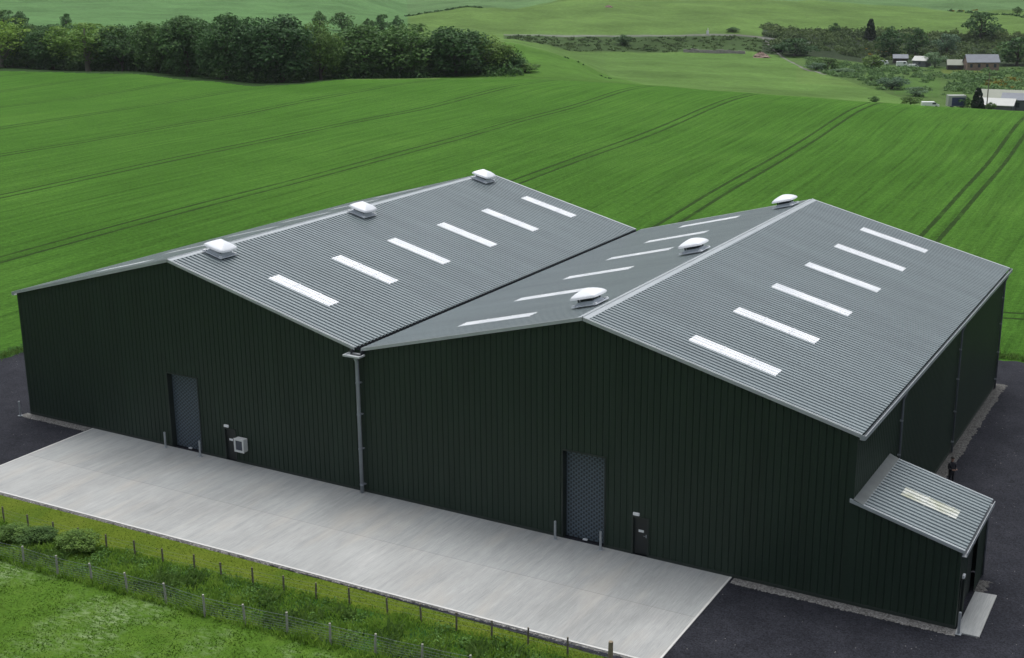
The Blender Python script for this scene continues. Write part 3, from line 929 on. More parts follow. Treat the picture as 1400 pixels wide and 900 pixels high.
for yp in (7.8, 21.57, 35.2):
    mb = MB()
    mb.tube([(54.24, yp, HE - 0.2), (54.24, yp, HE - 0.4), (54.12, yp, HE - 0.7), (54.12, yp, 0.02)], 0.06, 10)
    dp = mb.build('downpipe', M['dark_pipe'], ware, smooth=True)
    for zc in (0.7, 2.6, 4.6, 6.4):
        mb = MB(); mb.box(54.035, 54.2, yp - 0.12, yp - 0.07, zc - 0.04, zc + 0.04); mb.box(54.04, 54.1, yp - 0.068, yp + 0.1, zc - 0.03, zc + 0.03)
        mb.build('bracket', M['galv'], dp)

# --- roller shutters
for a, b, h_ in ROLL:
    mb = MB()
    yr = 0.34
    mb.box(a - 0.07, a + 0.0, -0.045, yr + 0.1, 0.0, h_ + 0.06); mb.box(b - 0.0, b + 0.07, -0.045, yr + 0.1, 0.0, h_ + 0.06)
    mb.box(a + 0.002, b - 0.002, -0.043, yr + 0.1, h_ - 0.01, h_ + 0.058)
    fr_o = MB()
    dr = MB()
    dr.box(a + 0.002, b - 0.002, yr, yr + 0.05, 0.0, h_ - 0.012, 1)
    nrow = int(h_ / 0.115)
    for r_ in range(nrow):
        z0 = 0.03 + r_ * 0.115
        off = 0.145 * (r_ % 2)
        xx = a + 0.06 - 0.145 + off
        while xx < b - 0.06:
            x0, x1 = max(xx, a + 0.05), min(xx + 0.175, b - 0.05)
            if x1 - x0 > 0.03: dr.box(x0, x1, yr - 0.03, yr - 0.001, z0, z0 + 0.085, 0)
            xx += 0.29
    d_o = dr.build('roller_door', [M['shutter'], M['shutter_dark']], ware)
    mb.build('door_frame', M['frame'], d_o)
    mb = MB(); mb.box((a + b) / 2 - 0.14, (a + b) / 2 + 0.10, yr - 0.14, yr - 0.032, 0.01, 0.07); mb.build('lock', M['white'], d_o)
# --- personnel doors with lamp and sign
for q, (a, b, h_) in enumerate(MAN):
    mb = MB(); mb.box(a + 0.05, b - 0.05, 0.10, 0.145, 0.02, h_ - 0.05)
    d_o = mb.build('door', M['door'], ware, bevel=0.006)
    mb = MB()
    mb.box(a - 0.03, a + 0.048, -0.045, 0.18, 0, h_ + 0.03); mb.box(b - 0.048, b + 0.03, -0.045, 0.18, 0, h_ + 0.03); mb.box(a + 0.049, b - 0.049, -0.043, 0.18, h_ - 0.048, h_ + 0.028)
    mb.build('door_frame', M['frame'], d_o)
    mb = MB(); xc = b - 0.16; mb.box(xc - 0.025, xc + 0.025, 0.085, 0.098, 0.95, 1.12); mb.bar((xc, 0.06, 1.04), (xc - 0.13, 0.06, 1.04), 0.022, 0.022)
    mb.build('handle', M['galv'], d_o)
    mb = MB(); xs = (a + b) / 2 - (0.0 if q else 0.06); mb.box(xs - 0.14, xs + 0.14, 0.088, 0.098, 1.2, 1.33); mb.build('sign_plate', M['white'], d_o)
    mb = MB(); xl = a + 0.06 + 0.17; mb.box(xl - 0.17, xl + 0.17, -0.13, -0.03, h_ + 0.10, h_ + 0.25); mb.build('bulkhead_lamp', M['white'], ware, bevel=0.02)

# --- roof vents
def vent_meshes():
    # local frame: z normal to the roof, x down the slope, y along the ridge
    fl, th, ho = MB(), MB(), MB()
    fl.box(-0.5, 0.5, -0.5, 0.5, -0.02, 0.159)
    fl.hexa([(-0.74, -0.74, 0.16), (0.74, -0.74, 0.16), (0.74, 0.74, 0.16), (-0.74, 0.74, 0.16), (-0.72, -0.72, 0.2), (0.72, -0.72, 0.2), (0.72, 0.72, 0.2), (-0.72, 0.72, 0.2)])
    fl.hexa([(-0.56, -0.56, 0.201), (0.56, -0.56, 0.201), (0.56, 0.56, 0.201), (-0.56, 0.56, 0.201), (-0.46, -0.46, 0.34), (0.46, -0.46, 0.34), (0.46, 0.46, 0.34), (-0.46, 0.46, 0.34)])
    for sx in (-1, 1):
        for sy in (-1, 1):
            th.box(sx * 0.40 - 0.04, sx * 0.40 + 0.04, sy * 0.40 - 0.04, sy * 0.40 + 0.04, 0.341, 0.60)
    th.box(-0.34, 0.34, -0.34, 0.34, 0.341, 0.60)
    # domed square hood
    n_ = 14
    top_ = [[None] * (n_ + 1) for _ in range(n_ + 1)]
    b0 = len(ho.v)
    for i in range(n_ + 1):
        for j in range(n_ + 1):
            uu, vv = -1 + 2 * i / n_, -1 + 2 * j / n_
            m_ = max(abs(uu), abs(vv))
            ce = 1 - 0.10 * (uu * vv) ** 2                       # softened corners
            hh = 0.57 + 0.35 * (1 - m_ ** 1.65) + 0.03
            ho.v.append((uu * 0.79 * ce, vv * 0.79 * ce, hh))
    for i in range(n_):
        for j in range(n_):
            q = b0 + i * (n_ + 1) + j
            ho.f.append((q, q + n_ + 1, q + n_ + 2, q + 1)); ho.m.append(0)
    # drip edge and underside
    rim = [(i, 0) for i in range(n_)] + [(n_, j) for j in range(n_)] + [(i, n_) for i in range(n_, 0, -1)] + [(0, j) for j in range(n_, 0, -1)]
    low = []
    for (i, j) in rim:
        x_, y_, z_ = ho.v[b0 + i * (n_ + 1) + j]; ho.v.append((x_ * 0.985, y_ * 0.985, z_ - 0.07)); low.append(len(ho.v) - 1)
    for q in range(len(rim)):
        q2 = (q + 1) % len(rim)
        i, j = rim[q]; i2, j2 = rim[q2]
        ho.f.append((b0 + i * (n_ + 1) + j, low[q], low[q2], b0 + i2 * (n_ + 1) + j2)); ho.m.append(0)
    ho.f.append(tuple(low)); ho.m.append(0)
    lg = MB(); lg.box(-0.09, 0.09, -0.09, 0.09, 0.201, 0.26)
    return fl.mesh('roof_vent', M['vent_grey']), th.mesh('throat', M['vent_dark']), ho.mesh('hood', M['vent']), lg.mesh('clamp', M['white'])


vm_base, vm_throat, vm_hood, vm_clamp = vent_meshes()
vm_hood.polygons.foreach_set('use_smooth', [len(p.vertices) == 4 for p in vm_hood.polygons])
for xr, s, xc, ys in ((13.5, 1, 14.45, (3.25, 17.55, 33.7)), (40.5, -1, 39.3, (3.2, 17.1, 33.9))):
    for yv in ys:
        v_o = bpy.data.objects.new('roof_vent', vm_base); C.objects.link(v_o); v_o.parent = ware
        v_o.location = (xc - 27, yv, HR + 0.03 - SL * abs(xc - xr))
        v_o.rotation_euler = (0, s * math.atan(SL), 0)
        for nm, me, cx_, cy_ in (('throat', vm_throat, 0, 0), ('hood', vm_hood, 0, 0), ('clamp', vm_clamp, .62, .62), ('clamp', vm_clamp, -.62, .62), ('clamp', vm_clamp, .62, -.62), ('clamp', vm_clamp, -.62, -.62)):
            c_ = bpy.data.objects.new(nm, me); C.objects.link(c_); c_.parent = v_o; c_.location = (cx_, cy_, 0)

# --- lean-to on the right
LX, LY, LH, LL = 58.77, 6.15, 5.0, 3.72
lsl = (LH - LL) / (LX - 54)
mb = MB()
lz = lambda xx: LH - (xx - 54) * lsl - 0.04
DO = (0.38, 1.16, 2.1)         # side door
RO = (1.75, 4.05, 3.0)         # recessed shutter in the end wall
wall_run(mb, 'x', 0.0, -1, 54.0, LX, lz)
wall_run(mb, 'x', LY, 1, 54.04, LX, lz)
for a, b, z0 in ((0.0, DO[0], 0), (DO[0], DO[1], DO[2]), (DO[1], RO[0], 0), (RO[0], RO[1], RO[2]), (RO[1], LY, 0)):
    wall_run(mb, 'y', LX, 1, a, b, lambda v: LL - 0.05, lambda v, z0=z0: z0)
lean = mb.build('lean_to', M['wall'], ware)
mb = MB()
roof_sheet(mb, 54.3, LH + 0.03 - 0.3 * lsl, LX + 0.12, LL + 0.03 - 0.12 * lsl, -0.05, LY + 0.05); mb.build('roof', M['roof'], lean)
mb = MB(); lzz = lambda xx: LH + 0.03 - (xx - 54) * lsl
roof_sheet(mb, 55.45, lzz(55.45), 57.95, lzz(57.95), 2.5, 3.5, lift=0.014)
for xm in (56.5, 57.6): roof_sheet(mb, xm, lzz(xm), xm + 0.07, lzz(xm + 0.07), 2.46, 3.54, lift=0.028)
mb.build('rooflight', M['rooflight_old'], lean)
mb = MB()
mb.hexa([(54.012, -0.1, lzz(54) + 0.07), (54.5, -0.1, lzz(54.5) + 0.055), (54.5, LY + 0.1, lzz(54.5) + 0.055), (54.012, LY + 0.1, lzz(54) + 0.07),
         (54.012, -0.1, lzz(54) + 0.14), (54.5, -0.1, lzz(54.5) + 0.075), (54.5, LY + 0.1, lzz(54.5) + 0.075), (54.012, LY + 0.1, lzz(54) + 0.14)])
mb.build('flashing', simple('lead_flashing', (0.125, 0.14, 0.135), 0.6, 0.2, 1.5), lean)
for y0, y1 in ((-0.11, 0.03), (LY - 0.03, LY + 0.11)):
    mb = MB(); xa, xb = 53.85, LX + 0.14
    if y0 > 0: xa = 54.02
    za, zb_ = lzz(xa) + 0.08, lzz(xb) + 0.08
    mb.hexa([(xa, y0, za - 0.16), (xa, y1, za - 0.03), (xb, y1, zb_ - 0.03), (xb, y0, zb_ - 0.16), (xa, y0, za), (xa, y1, za), (xb, y1, zb_), (xb, y0, zb_)])
    mb.build('verge_flashing', M['ridge'], lean)
mb = MB(); zg = LL - 0.22
mb.box(LX + 0.03, LX + 0.22, -0.12, LY + 0.12, zg, zg + 0.02); mb.box(LX + 0.222, LX + 0.245, -0.12, LY + 0.12, zg, LL - 0.01)
mb.build('gutter', M['gutter'], lean)
mb = MB(); mb.box(LX - 0.12, LX - 0.07, DO[0] + 0.02, DO[1] - 0.02, 0.03, DO[2] - 0.02)
d_o = mb.build('door', M['door'], lean)
mb = MB(); mb.box(LX - 0.13, LX + 0.04, DO[0] - 0.04, DO[0] + 0.018, 0, DO[2] + 0.05); mb.box(LX - 0.13, LX + 0.04, DO[1] - 0.018, DO[1] + 0.04, 0, DO[2] + 0.05); mb.box(LX - 0.13, LX + 0.038, DO[0] + 0.02, DO[1] - 0.02, DO[2] - 0.018, DO[2] + 0.048)
mb.build('door_frame', M['frame'], d_o)
mb = MB(); mb.box(LX - 0.26, LX - 0.2, RO[0] + 0.002, RO[1] - 0.002, 0.0, RO[2] - 0.002)
for r_ in range(24): mb.box(LX - 0.198, LX - 0.18, RO[0] + 0.02, RO[1] - 0.02, 0.04 + r_ * 0.12, 0.04 + r_ * 0.12 + 0.085)
mb.build('roller_door', M['frame'], lean)
mb = MB(); mb.box(LX + 0.02, LX + 0.13, 0.46, 0.74, 2.2, 2.36); mb.build('bulkhead_lamp', M['white'], lean, bevel=0.02)
mb = MB(); mb.tube([(LX + 0.1, LY - 0.25, LL - 0.22), (LX + 0.06, LY - 0.25, LL - 0.5), (LX + 0.06, LY - 0.25, 0.02)], 0.045, 8); mb.build('downpipe', M['dark_pipe'], lean, smooth=True)

# --- wall cabinet beside the left door
cab = empty('wall_cabinet', (18.0, 0, 0.82))
tag(cab, 'white box cabinet with a dark glazed front fixed to the green wall beside a door', 'cabinet')
mb = MB(); mb.box(17.960, 18.660, -0.38, -0.035, 0.84, 1.64); mb.build('body', M['cab'], cab, bevel=0.03)
mb = MB()
for (x0, x1, z0, z1) in ((17.940, 18.680, 1.53, 1.66), (17.940, 18.680, 0.82, 0.95), (17.940, 18.060, 0.951, 1.529), (18.560, 18.680, 0.951, 1.529)): mb.box(x0, x1, -0.43, -0.381, z0, z1)
mb.build('frame', M['cab'], cab, bevel=0.012)
mb = MB(); mb.box(18.062, 18.558, -0.40, -0.382, 0.953, 1.527); mb.build('window', M['glass'], cab)

# --- bollards
def bollard(x_, y_, h_, label, group=None):
    b_ = empty('bollard', (x_, y_, 0)); tag(b_, label, 'bollard', group)
    mb = MB(); mb.tube([(0, 0, 0.015), (0, 0, h_ - 0.03), (0, 0, h_ - 0.005)], [0.062, 0.062, 0.045], 14)
    mb.build('post', M['galv'], b_, loc=(0, 0, 0))
    mb = MB(); mb.box(-0.13, 0.13, -0.13, 0.13, 0.0, 0.016); mb.build('base_plate', M['galv'], b_, loc=(0, 0, 0))


G_ = 'galvanised bollards guarding the warehouse openings'
bollard(12.30, -0.32, 1.0, 'grey steel bollard at the left jamb of the shutter on the left gable', G_)
bollard(15.21, -0.42, 1.0, 'grey steel bollard at the right jamb of the shutter on the left gable', G_)
bollard(39.16, -0.36, 1.0, 'grey steel bollard at the left jamb of the shutter on the right gable', G_)
bollard(41.72, -0.36, 1.0, 'grey steel bollard at the right jamb of the shutter on the right gable', G_)
bollard(-0.25, -0.62, 1.0, 'lone grey bollard on tarmac by the far left corner of the warehouse', G_)
bollard(59.0, -0.38, 1.05, 'grey bollard at the lean-to corner beside the small concrete apron', G_)

# ------------------------------------------------------------------ fences
F1 = [(-14, 759), (33, 771), (79, 785), (126, 796), (174, 809), (227, 823), (280, 841), (335, 853), (393, 866), (452, 880), (513, 894), (577, 909), (645, 924)]
F1 = [ground(*p) for p in F1]
fence = empty('netting_fence', (F1[5][0], F1[5][1], 0))
tag(fence, 'stock netting fence on pale topped wooden posts at the lawn edge', 'fence')
for i, p in enumerate(F1):
    mb = MB(); lean_ = random.uniform(-0.03, 0.03)
    mb.tube([(p[0], p[1], -0.1), (p[0] + lean_, p[1], 0.6), (p[0] + lean_ * 1.5, p[1] + lean_, 0.98 + random.uniform(-0.04, 0.05))], [0.055, 0.053, 0.05], 8)
    mb.build('post', M['pale_post'], fence)
mb = MB()
for a, b in zip(F1[:-1], F1[1:]):
    a, b = Vector(a), Vector(b)
    for hz in (0.12, 0.24, 0.36, 0.48, 0.6, 0.74, 0.9):
        pts_ = [a + (b - a) * t_ + Vector((0, -0.062, hz - 0.02 * math.sin(math.pi * t_))) for t_ in (0, 0.5, 1)]
        mb.tube(pts_, 0.0055 if hz < 0.8 else 0.007, 4, caps=False)
    nn = int((b - a).length / 0.3)
    for k in range(nn):
        p = a + (b - a) * ((k + 0.5) / nn)
        mb.tube([p + Vector((0, -0.064, 0.11)), p + Vector((0, -0.064, 0.74))], 0.004, 4, caps=False)
mb.build('wire_netting', M['wire'], fence)

F2 = [(-28, 705), (6, 713), (39, 723), (74, 732), (109, 741), (146, 751), (185, 760), (223, 770), (266, 780), (303, 791), (346, 799), (388, 808), (432, 817), (478, 827), (530, 840), (576, 850), (624, 861), (672, 871), (722, 882), (776, 895)]
F2 = [ground(*p) for p in F2] + [ground(834, 907)]
fence2 = empty('post_fence', (F2[8][0], F2[8][1], 0))
tag(fence2, 'dark weathered post and wire fence between mossy verge and rank grass', 'fence')
for i, p in enumerate(F2):
    last = i == len(F2) - 1
    mb = MB(); dx = random.uniform(-0.03, 0.03); hh = 1.02 if last else random.uniform(0.74, 0.9)
    r_ = 0.11 if last else 0.045
    mb.tube([(p[0], p[1], -0.1), (p[0] + dx, p[1], hh * 0.6), (p[0] + dx * 1.4, p[1], hh)], [r_, r_, r_ * 0.93], 8)
    mb.build('post', M['wood'] if not last else simple('strainer_post', (0.24, 0.20, 0.14), 0.85, 0.25, 9), fence2)
mb = MB()
for a, b in zip(F2[:-1], F2[1:]):
    a, b = Vector(a), Vector(b)
    for hz in (0.3, 0.55, 0.72): mb.tube([a + Vector((0, -0.05, hz)), b + Vector((0, -0.05, hz))], 0.0035, 4, caps=False)
mb.build('wire', M['wire'], fence2)

# ------------------------------------------------------------------ trees
def crown_mesh(name, mat, nl, per, seed, leaf, kind='round', low=0.1):
    r = np.random.default_rng(seed)
    cs, rad = [], []
    for _ in range(nl):
        for _try in range(60):
            p = r.uniform(-1, 1, 3)
            if kind == 'round':
                q = np.array([p[0], p[1], p[2]])
                if np.linalg.norm(q) > 1 or np.linalg.norm(q) < 0.35: continue
                c = np.array([q[0] * 0.38, q[1] * 0.38, low + 0.08 + (0.78 - low) * (q[2] * 0.5 + 0.5)])
                taper = 1 - 0.30 * max(0, (c[2] - 0.5) / 0.5) ** 2
                c[:2] *= taper; rr_ = r.uniform(0.12, 0.19)
            elif kind == 'cone':
                z = r.uniform(0.05, 0.93); w = 0.42 * (1 - z) ** 0.8 + 0.05
                a = r.uniform(0, 6.28); c = np.array([math.cos(a) * w * 0.6, math.sin(a) * w * 0.6, z]); rr_ = 0.07 + 0.12 * (1 - z)
            else:                                                    # open: feathery upright crown
                q = p
                if np.linalg.norm(q) > 1: continue
                c = np.array([q[0] * 0.40, q[1] * 0.40, low + 0.15 + (0.75 - low) * (q[2] * 0.5 + 0.5)]); rr_ = r.uniform(0.08, 0.14)
            break
        cs.append(c); rad.append(rr_)
    vs = []
    for c, rr_ in zip(cs, rad):
        d = r.normal(size=(per, 3)); d /= np.linalg.norm(d, axis=1, keepdims=True)
        d[:, 2] = np.where(d[:, 2] < -0.45, -d[:, 2], d[:, 2])
        rad_ = rr_ * r.uniform(0.72, 1.08, per)
        pos = c + d * rad_[:, None] * np.array([1, 1, 0.85])
        nrm = d * 0.75 + r.normal(size=(per, 3)) * 0.45 + np.array([0, 0, 0.25]); nrm /= np.linalg.norm(nrm, axis=1, keepdims=True)
        t = np.cross(nrm, r.normal(size=(per, 3))); t /= np.linalg.norm(t, axis=1, keepdims=True)
        b = np.cross(nrm, t)
        s = (leaf * r.uniform(0.55, 1.25, per))[:, None]
        vs.append(np.stack([pos - t * s, pos - b * s * 0.6, pos + t * s, pos + b * s * 0.6], 1))
    v = np.concatenate(vs).reshape(-1, 3)
    v[:, 2] = np.maximum(v[:, 2], 0.0)
    q = np.arange(len(v)).reshape(-1, 4)
    return np_mesh(name, v, q, mat)


def trunk_mesh(name, mat, seed, forks=5, tall=0.62):
    r = random.Random(seed); mb = MB()
    mb.tube([(0, 0, -0.03), (r.uniform(-.01, .01), 0, 0.12), (r.uniform(-.02, .02), r.uniform(-.02, .02), 0.3), (0, 0, tall)], [0.036, 0.026, 0.02, 0.008], 8)
    for _ in range(forks):
        a = r.uniform(0, 6.28); z0 = r.uniform(0.1, 0.35)
        mb.tube([(0, 0, z0), (math.cos(a) * 0.11, math.sin(a) * 0.11, z0 + 0.17), (math.cos(a) * 0.24, math.sin(a) * 0.24, z0 + 0.38)], [0.016, 0.011, 0.004], 6)
    return mb.mesh(name, mat)


CR = {
    'dark': [crown_mesh('crown', M['leaf_dark'], 64, 105, 11 + i, 0.024, low=0.0) for i in range(4)],
    'mid': [crown_mesh('crown', M['leaf_mid'], 56, 95, 31 + i, 0.024, low=0.0) for i in range(2)],
    'pale': [crown_mesh('crown', M['leaf_pale'], 80, 75, 51 + i, 0.019, 'open', 0.06) for i in range(2)],
    'hedge': [crown_mesh('crown', M['leaf_low'], 46, 150, 121 + i, 0.026, low=0.0) for i in range(2)],
    'bush': [crown_mesh('crown', M['leaf_dark'], 24, 60, 71 + i, 0.04, low=0.0) for i in range(2)],
    'midbush': [crown_mesh('crown', M['leaf_mid'], 24, 60, 81 + i, 0.04, low=0.0) for i in range(2)],
    'grey': [crown_mesh('crown', M['leaf_grey'], 30, 70, 91, 0.032, low=0.02)],
    'conifer': [crown_mesh('crown', M['leaf_conifer'], 80, 110, 101, 0.034, 'cone')],
}
TR = [trunk_mesh('trunk', M['bark'], 3), trunk_mesh('trunk', M['pale_bark'], 4, 7, 0.8)]
tree_i = 0


def tree(name, px, dist, top_row, width_px, kind, label, cat, group, base_row=None):
    global tree_i
    tree_i += 1
    x_, y_, z_ = at(px, dist)
    h_ = (zrow(px, top_row, dist) - z_) * 1.06
    wd = width_px / FPX * dist
    if base_row is not None:
        pass
    t = empty(name, (x_, y_, z_ - 0.1), random.uniform(0, 6.28))
    t.scale = (wd, wd, h_)
    tag(t, label, cat, group)
    cms = CR[kind]
    c_ = np_obj('crown', cms[tree_i % len(cms)], t)
    tr_ = np_obj('trunk', TR[1 if kind == 'pale' else 0], t)
    return t


BELT = 'trees in the belt along the crop edge'
def dcz(px): return float(crest_dist(np.array([azim(px, 100)]))[0])
for (px, off, top_, wpx, kind, label) in [
    (2, 7, 24, 74, 'pale', 'pale yellow-green tree at the far left end of the belt with bare stems below'),
    (46, 12, 34, 44, 'mid', 'narrow mid green tree behind the two palest trees of the belt'),
    (72, 6, 33, 52, 'dark', 'dark low tree between the two pale yellow-green trees'),
    (120, 5, 26, 78, 'pale', 'broad pale yellow-green tree with a forked trunk, right of the low dark tree'),
    (168, 9, 33, 58, 'dark', 'dark tree standing just right of the broad pale tree'),
    (150, 22, 36, 50, 'mid', 'mid green tree tucked behind the broad pale tree'),
    (214, 6, 29, 56, 'dark', 'dark tree stepping up towards the tall middle of the belt'),
    (256, 7, 20, 66, 'dark', 'tall dark tree left of the tallest crown of the belt'),
    (310, 8, 17, 66, 'dark', 'tallest dark tree of the belt, its crown touching the pale field above'),
    (346, 14, 24, 50, 'dark', 'dark tree half hidden between the two tallest crowns'),
    (385, 9, 20, 80, 'dark', 'tall broad dark tree above the dip in the crop edge'),
    (438, 9, 29, 50, 'mid', 'olive green narrow tree in the gap after the tallest dark trees'),
    (497, 14, 32, 72, 'dark', 'broad dark tree, left half of the wide crown in mid belt'),
    (550, 16, 33, 84, 'dark', 'broad dark tree, right half of the wide crown in mid belt'),
    (622, 14, 35, 78, 'dark', 'rounded dark tree, last tall one before the belt steps down'),
    (668, 18, 48, 56, 'mid', 'lower olive tree right of the last tall rounded one'),
    (694, 20, 66, 40, 'dark', 'small dark tree near the right end of the belt'),
    (718, 20, 84, 32, 'midbush', 'small pale bush ending the belt on the right'),
    (590, 30, 42, 60, 'mid', 'mid green tree glimpsed behind two broad dark crowns'),
    (30, 26, 40, 50, 'dark', 'dark tree showing behind the leftmost pale crown'),
    (236, 24, 34, 60, 'dark', 'dark tree filling the gap behind the rise towards the tallest crowns'),
    (285, 26, 30, 60, 'dark', 'dark tree behind the gap left of the tallest crown'),
    (415, 26, 36, 64, 'dark', 'dark tree behind the narrow olive tree'),
    (466, 28, 44, 60, 'dark', 'low dark tree in the notch left of the wide crown'),
    (522, 30, 40, 70, 'dark', 'dark tree behind the seam of the wide double crown'),
    (645, 32, 54, 56, 'dark', 'dark tree behind the step down at the right of the belt'),
    (190, 24, 42, 56, 'dark', 'low dark tree behind the gap right of the broad pale tree'),
]:
    tree('tree', px, dcz(px) + off + 6, top_, wpx * 1.45, kind, label, 'tree', BELT)

# undergrowth filling the foot of the belt: nobody could count it
def clump_mass(name, pts, leaf, per, mat, label, cat, seed=5, flat=0.8):
    r = np.random.default_rng(seed)
    vs = []
    for (x_, y_, z_, rad) in pts:
        nn = max(10, int(per * min(2.0, max(0.5, rad))))
        d = r.normal(size=(nn, 3)); d /= np.linalg.norm(d, axis=1, keepdims=True); d[:, 2] = np.abs(d[:, 2])
        lump = 1 + 0.35 * np.sin(d[:, 0] * 5 + x_) * np.cos(d[:, 1] * 4 + y_)
        pos = np.array([x_, y_, z_ - 0.1]) + d * (rad * r.uniform(0.6, 1.05, nn) * lump)[:, None] * np.array([1, 1, flat])
        nrm = d * 0.7 + r.normal(size=(nn, 3)) * 0.5 + np.array([0, 0, 0.2]); nrm /= np.linalg.norm(nrm, axis=1, keepdims=True)
        t = np.cross(nrm, r.normal(size=(nn, 3))); t /= np.linalg.norm(t, axis=1, keepdims=True); b = np.cross(nrm, t)
        s = (leaf * r.uniform(0.5, 1.3, nn))[:, None]
        vs.append(np.stack([pos - t * s, pos - b * s * 0.65, pos + t * s, pos + b * s * 0.65], 1))
    v = np.concatenate(vs).reshape(-1, 3)
    o = np_obj(name, np_mesh(name, v, np.arange(len(v)).reshape(-1, 4), mat))
    tag(o, label, cat, kind='stuff')
    return o


clump_mass('weeds', weed_pts, 0.055, 240, M['weed'], 'broad leaved weeds in lumps among the rank grass between the fences', 'weeds', 15, 0.9)
pts = []
for _ in range(330):
    px = rng.uniform(-30, 712); d = dcz(px) + rng.uniform(14, 44)
    x_, y_, z_ = at(px, d); pts.append((x_, y_, z_, rng.uniform(1.8, 4.4)))
clump_mass('undergrowth', pts, 0.42, 60, M['leaf_dark'], 'dark undergrowth filling the foot of the tree belt', 'undergrowth', 5, 1.0)

HB = 'bushes on the far slope beyond the belt'
for (px, d, top_, wpx, kind, label) in [
    (12, 545, 13, 30, 'bush', 'dark bush at the frame edge above the pale leftmost tree'),
    (34, 545, 15, 24, 'bush', 'dark bush second from the frame edge above the pale leftmost tree'),
    (96, 545, 18, 15, 'bush', 'lone small dark bush on the pale field above the broad pale tree'),
    (440, 620, 15, 23, 'bush', 'leftmost dark round bush on the slope above the olive tree'),
    (470, 615, 16, 34, 'bush', 'wide dark bush beside the leftmost round one on the slope'),
    (506, 610, 24, 16, 'midbush', 'small low bush in the middle of the slope row above the wide crown'),
    (524, 608, 19, 22, 'bush', 'upright bush in the slope row above the wide crown'),
    (545, 606, 21, 18, 'bush', 'bush at the right of the slope row, touching the upright one'),
    (574, 604, 30, 18, 'midbush', 'small isolated bush low on the slope right of the row'),
]:
    tree('bush', px, d, top_, wpx * 1.15, kind, label, 'bush', HB)
pts = []
for _ in range(130):
    px = rng.uniform(-40, 330); d = 536 + rng.uniform(-4, 6); x_, y_, z_ = at(px, d); pts.append((x_, y_, z_, rng.uniform(1.0, 2.6)))
for _ in range(60):                                             # hedge line on the brow of the near hill
    px = rng.uniform(556, 660); d = np.interp(px, [556, 640, 660], [742, 764, 764]); x_, y_, z_ = at(px, d); pts.append((x_, y_, z_, rng.uniform(0.8, 1.5)))
for _ in range(40):
    px = rng.uniform(664, 745); d = np.interp(px, [664, 745], [880, 905]); x_, y_, z_ = at(px, d); pts.append((x_, y_, z_, rng.uniform(0.7, 1.2)))
for px, d_ in ((772, 430), (776, 431), (790, 428), (797, 427), (822, 424), (828, 424), (834, 423)):     # gaps of an old hedge on the knoll
    x_, y_, z_ = at(px, d_); pts.append((x_, y_, z_, rng.uniform(0.3, 0.6)))
for _ in range(45):
    px = rng.uniform(1290, 1420); d = 900 - (px - 1290) * 0.7; x_, y_, z_ = at(px, d); pts.append((x_, y_, z_, rng.uniform(1.0, 2.0)))
clump_mass('hedgerow', pts, 0.5, 22, M['leaf_dark'], 'thin dark hedgerows dividing the far hill fields', 'hedge', 6)

VB = 'trees and bushes in the valley on the right'
for (px, d, top_, wpx, kind, label) in [
    (851, 622, 47, 26, 'bush', 'round dark bush alone on the embankment left of the stone wall'),
    (886, 612, 65, 15, 'bush', 'small dark bush at the embankment foot right of the round one'),
    (1000, 655, 37, 20, 'bush', 'low dark bush on the skyline of the track'),
    (1086, 600, 52, 54, 'bush', 'large dark tree overhanging the end of the lane by the rubble heap'),
    (1062, 612, 60, 30, 'bush', 'dark bush left of the tree that overhangs the lane'),
    (1138, 690, 31, 16, 'bush', 'small round bush alone on the hill above the scrub slope'),
    (1187, 680, 27, 18, 'conifer', 'dark pointed conifer standing above the scrub slope'),
    (1337, 688, 16, 48, 'bush', 'big dark spreading tree high on the right above the brick house'),
    (1384, 860, 9, 14, 'bush', 'small dark bush near the top right corner of the view'),
    (1278, 596, 68, 28, 'grey', 'grey-green rounded tree between the white shed and pale roofed shed'),
    (1194, 570, 74, 30, 'midbush', 'bright green bush left of the parked vans'),
    (1132, 545, 77, 30, 'midbush', 'fresh green tree beside the bend of the lane'),
    (1116, 540, 84, 28, 'grey', 'greyish bush at the left of the lane trees'),
    (1152, 525, 92, 34, 'grey', 'soft greyish bush right of the fresh green lane tree'),
    (1192, 480, 104, 20, 'bush', 'dark bush on the right edge of the light field'),
    (1172, 500, 103, 16, 'bush', 'dark upright bush beside the light field edge'),
    (1222, 450, 103, 44, 'grey', 'broad dull grey-green willow in the hollow below the vans'),
    (1256, 420, 117, 30, 'grey', 'grey-green bush below the hollow near the crop edge'),
    (1198, 0, 131, 16, 'bush', 'small dark bush peeping over the crop edge'),
    (1249, 0, 130, 28, 'midbush', 'low wide bush at the crop edge right of the small dark one'),
    (1322, 352, 130, 22, 'bush', 'dark rounded evergreen beside the blue trailer'),
    (1341, 350, 121, 20, 'conifer', 'tall dark conifer beside the utility pole'),
    (1360, 350, 139, 14, 'midbush', 'small green bush in front of the white roofed shed'),
    (1390, 610, 50, 60, 'bush', 'dark tree mass at the frame edge right of the brick house'),
    (1215, 640, 36, 36, 'bush', 'dark rounded tree on the scrub slope right of the conifer'),
    (1250, 645, 38, 32, 'bush', 'dark tree on the scrub slope above the white shed'),
    (1292, 650, 42, 34, 'grey', 'dull grey tree on the slope above the pale roofed shed'),
]:
    dist = d if d else dcz(px) + 14
    tree('tree' if wpx > 26 or kind == 'conifer' else 'bush', px, dist, top_, wpx * 1.12, kind, label, 'tree' if wpx > 26 or kind == 'conifer' else 'bush', VB)

